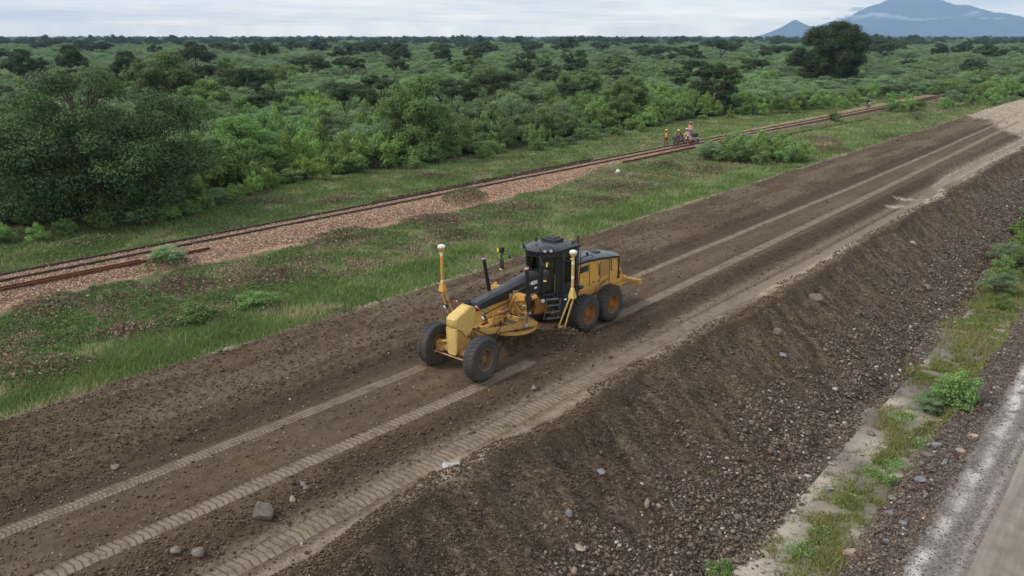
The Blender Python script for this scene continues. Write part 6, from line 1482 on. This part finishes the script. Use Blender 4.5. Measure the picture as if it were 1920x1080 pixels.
keep = seen(X, Y) & (rng.random(n) < dens); X, Y, = X[keep], Y[keep]; dd = np.hypot(X, Y)
hh = (.06 + .12 * rng.random(len(X))) * (1 + .5 * gat['lush'][keep]) * (1 + dd / 120)
blades('grass', X, Y, np.where(X > -24.6, h_emb(X, Y), h_gnd(X, Y)), hh, (.010 + .012 * rng.random(len(X))) * (1 + dd / 60), M['grass'], 'green grass growing over the flat ground on both sides of the railway')
# low weeds and leaf litter
def patchy(name, n, mt, thr, lf, hmax, label, cat, seed, reg):
    Y = sampleY(n, 4, 170, 22); X = rng.uniform(-51, -24.6, n); v = fbm(X / 1.6, Y / 1.6, 4, seed); g_ = h_gnd(X, Y, True)[1]
    keep = seen(X, Y) & (v + reg(X, Y, g_) > thr); X, Y, v = X[keep], Y[keep], (v + reg(X, Y, g_) - thr)[keep]; n = len(X); z = h_gnd(X, Y) + hmax * rng.random(n) * np.clip(v * 5, .1, 1)
    V, F, T_ = leaf_quads(np.stack([X, Y, z], 1), rng.normal(size=(n, 3)) + [0, 0, .9], lf * rng.uniform(.6, 1.4, n) * (1 + np.hypot(X, Y) / 110), rng.random(n), .5)
    tag(link_np(name, V, F, mt, {'tint': T_}), label, cat, kind='stuff')
patchy('low_weeds', 330000, M['weed'], .50, .040, .26, 'low leafy weeds covering the rough ground around the railway', 'weeds', 421, lambda X, Y, g_: .05 * ss(-28, -30, X) - .5 * g_['ballast'] - .12 * g_['lush'])
patchy('leaf_litter', 330000, M['dead'], .555, .034, .12, 'dry brown leaves and twigs left lying in the cleared strip by the railway', 'leaf litter', 433, lambda X, Y, g_: .09 * g_['dry'] - .22 * g_['lush'] - .4 * g_['ballast'])
# ditch grass
n = 120000; cs = np.array(DGRASS); k = rng.choice(len(cs), n, p=cs[:, 2] ** 1.5 / (cs[:, 2] ** 1.5).sum()); rr = rng.normal(0, .55, (n, 2)) * cs[k, 2][:, None]
X = cs[k, 0] + rr[:, 0]; Y = cs[k, 1] + rr[:, 1] * 1.5; keep = (X < -4.55) & (X > -7.5) & seen(X, Y) & (fbm(X * 1.6, Y * 1.6, 4, 441) > .40); X, Y = X[keep], Y[keep]
blades('ditch_grass', X, Y, h_ditch(X, Y), (.07 + .16 * rng.random(len(X))), (.007 + .008 * rng.random(len(X))) * (1 + Y / 60), M['dgrass'], 'yellowish green grass tufts growing along the muddy ditch')
n = 16000; k = rng.choice(len(cs), n); rr = rng.normal(0, .35, (n, 2)) * cs[k, 2][:, None]; X = cs[k, 0] + .25 + rr[:, 0]; Y = cs[k, 1] + rr[:, 1] * 1.4; keep = (X < -4.5) & (X > -7.3) & (fbm(X, Y, 3, 443) > .5); X, Y = X[keep], Y[keep]; n = len(X)
V, F, T_ = leaf_quads(np.stack([X, Y, h_ditch(X, Y) + .22 * rng.random(n)], 1), rng.normal(size=(n, 3)) + [0, 0, .7], .026 * rng.uniform(.6, 1.4, n), .3 + .7 * rng.random(n), .5)
tag(link_np('ditch_weeds', V, F, M['bushA'], {'tint': T_}), 'bright green small leaved weeds among the ditch grass', 'weeds', kind='stuff')

# ------------------------------------------------------------------ air
def haze():
    hx, hy = -math.sin(AZ), math.cos(AZ); m_, t = mat('haze')
    v = t.n('ShaderNodeVolumePrincipled', {'Color': (.44, .68, 1.0, 1), 'Density': 1.1e-4, 'Anisotropy': 0.0})
    t.n('ShaderNodeOutputMaterial', {1: v})
    g = MB(); g.box((0, 7000, 440), (26000, 24000, 900), bev=0); me = bpy.data.meshes.new('haze'); me.from_pydata(g.V, [], g.F); me.materials.append(m_)
    o = bpy.data.objects.new('haze', me); C.objects.link(o); o.rotation_euler = (0, 0, AZ); tag(o, kind='stuff', label='thin bluish haze filling the air out to the mountain', cat='haze')
    o.visible_shadow = True
haze()

def mist():
    m_, t = mat('mist'); p = t.pos()
    a = t.m('MULTIPLY', t.ramp(t.noise(p, .004, 5, .7), .34, .66), .50)
    d = t.n('ShaderNodeBsdfDiffuse', {0: (.85, .88, .92, 1)}); tr = t.n('ShaderNodeBsdfTransparent', {0: (1, 1, 1, 1)})
    out(t, t.n('ShaderNodeMixShader', {0: a, 1: tr, 2: d}))
    rs = np.random.default_rng(31); V, F = ico(3); VV = []; FF = []; n = 0
    for px, py, w_, h_, k in ((1590, 37, 60, 9, 14), (1640, 33, 70, 10, 16), (1600, 22, 36, 8, 6), (1680, 37, 60, 7, 10), (1820, 28, 26, 7, 6), (1755, 36, 34, 4, 4), (1855, 36, 30, 4, 4)):
        for _ in range(k):
            x_ = px + rs.normal() * w_ * .35; y_ = py + rs.normal() * h_ * .3; D = 12600. - rs.random() * 500
            lat = (x_ - 960) / 1565.2 * D; z = (70 - y_) / 1565.2 * D; s_ = D / 1565.2 * rs.uniform(.5, 1.1)
            c_ = np.array([-math.sin(AZ) * D + math.cos(AZ) * lat, math.cos(AZ) * D + math.sin(AZ) * lat, z + 10])
            q = V * (1 + .5 * (fbm(V[:, 0] * 2 + _, V[:, 1] * 2 + V[:, 2], 3, _) - .5))[:, None]
            q = q * np.array([s_ * w_ * .28, s_ * 14, s_ * h_ * .38]); ca, sa = math.cos(AZ), math.sin(AZ)
            VV.append(np.stack([q[:, 0] * ca - q[:, 1] * sa, q[:, 0] * sa + q[:, 1] * ca, q[:, 2]], 1) + c_); FF.append(F + n); n += len(V)
    tag(link_np('mist', np.concatenate(VV), np.concatenate(FF), m_, None, True), 'thin white wisps of low cloud hanging on the flank of the mountain', 'cloud', kind='stuff')
mist()
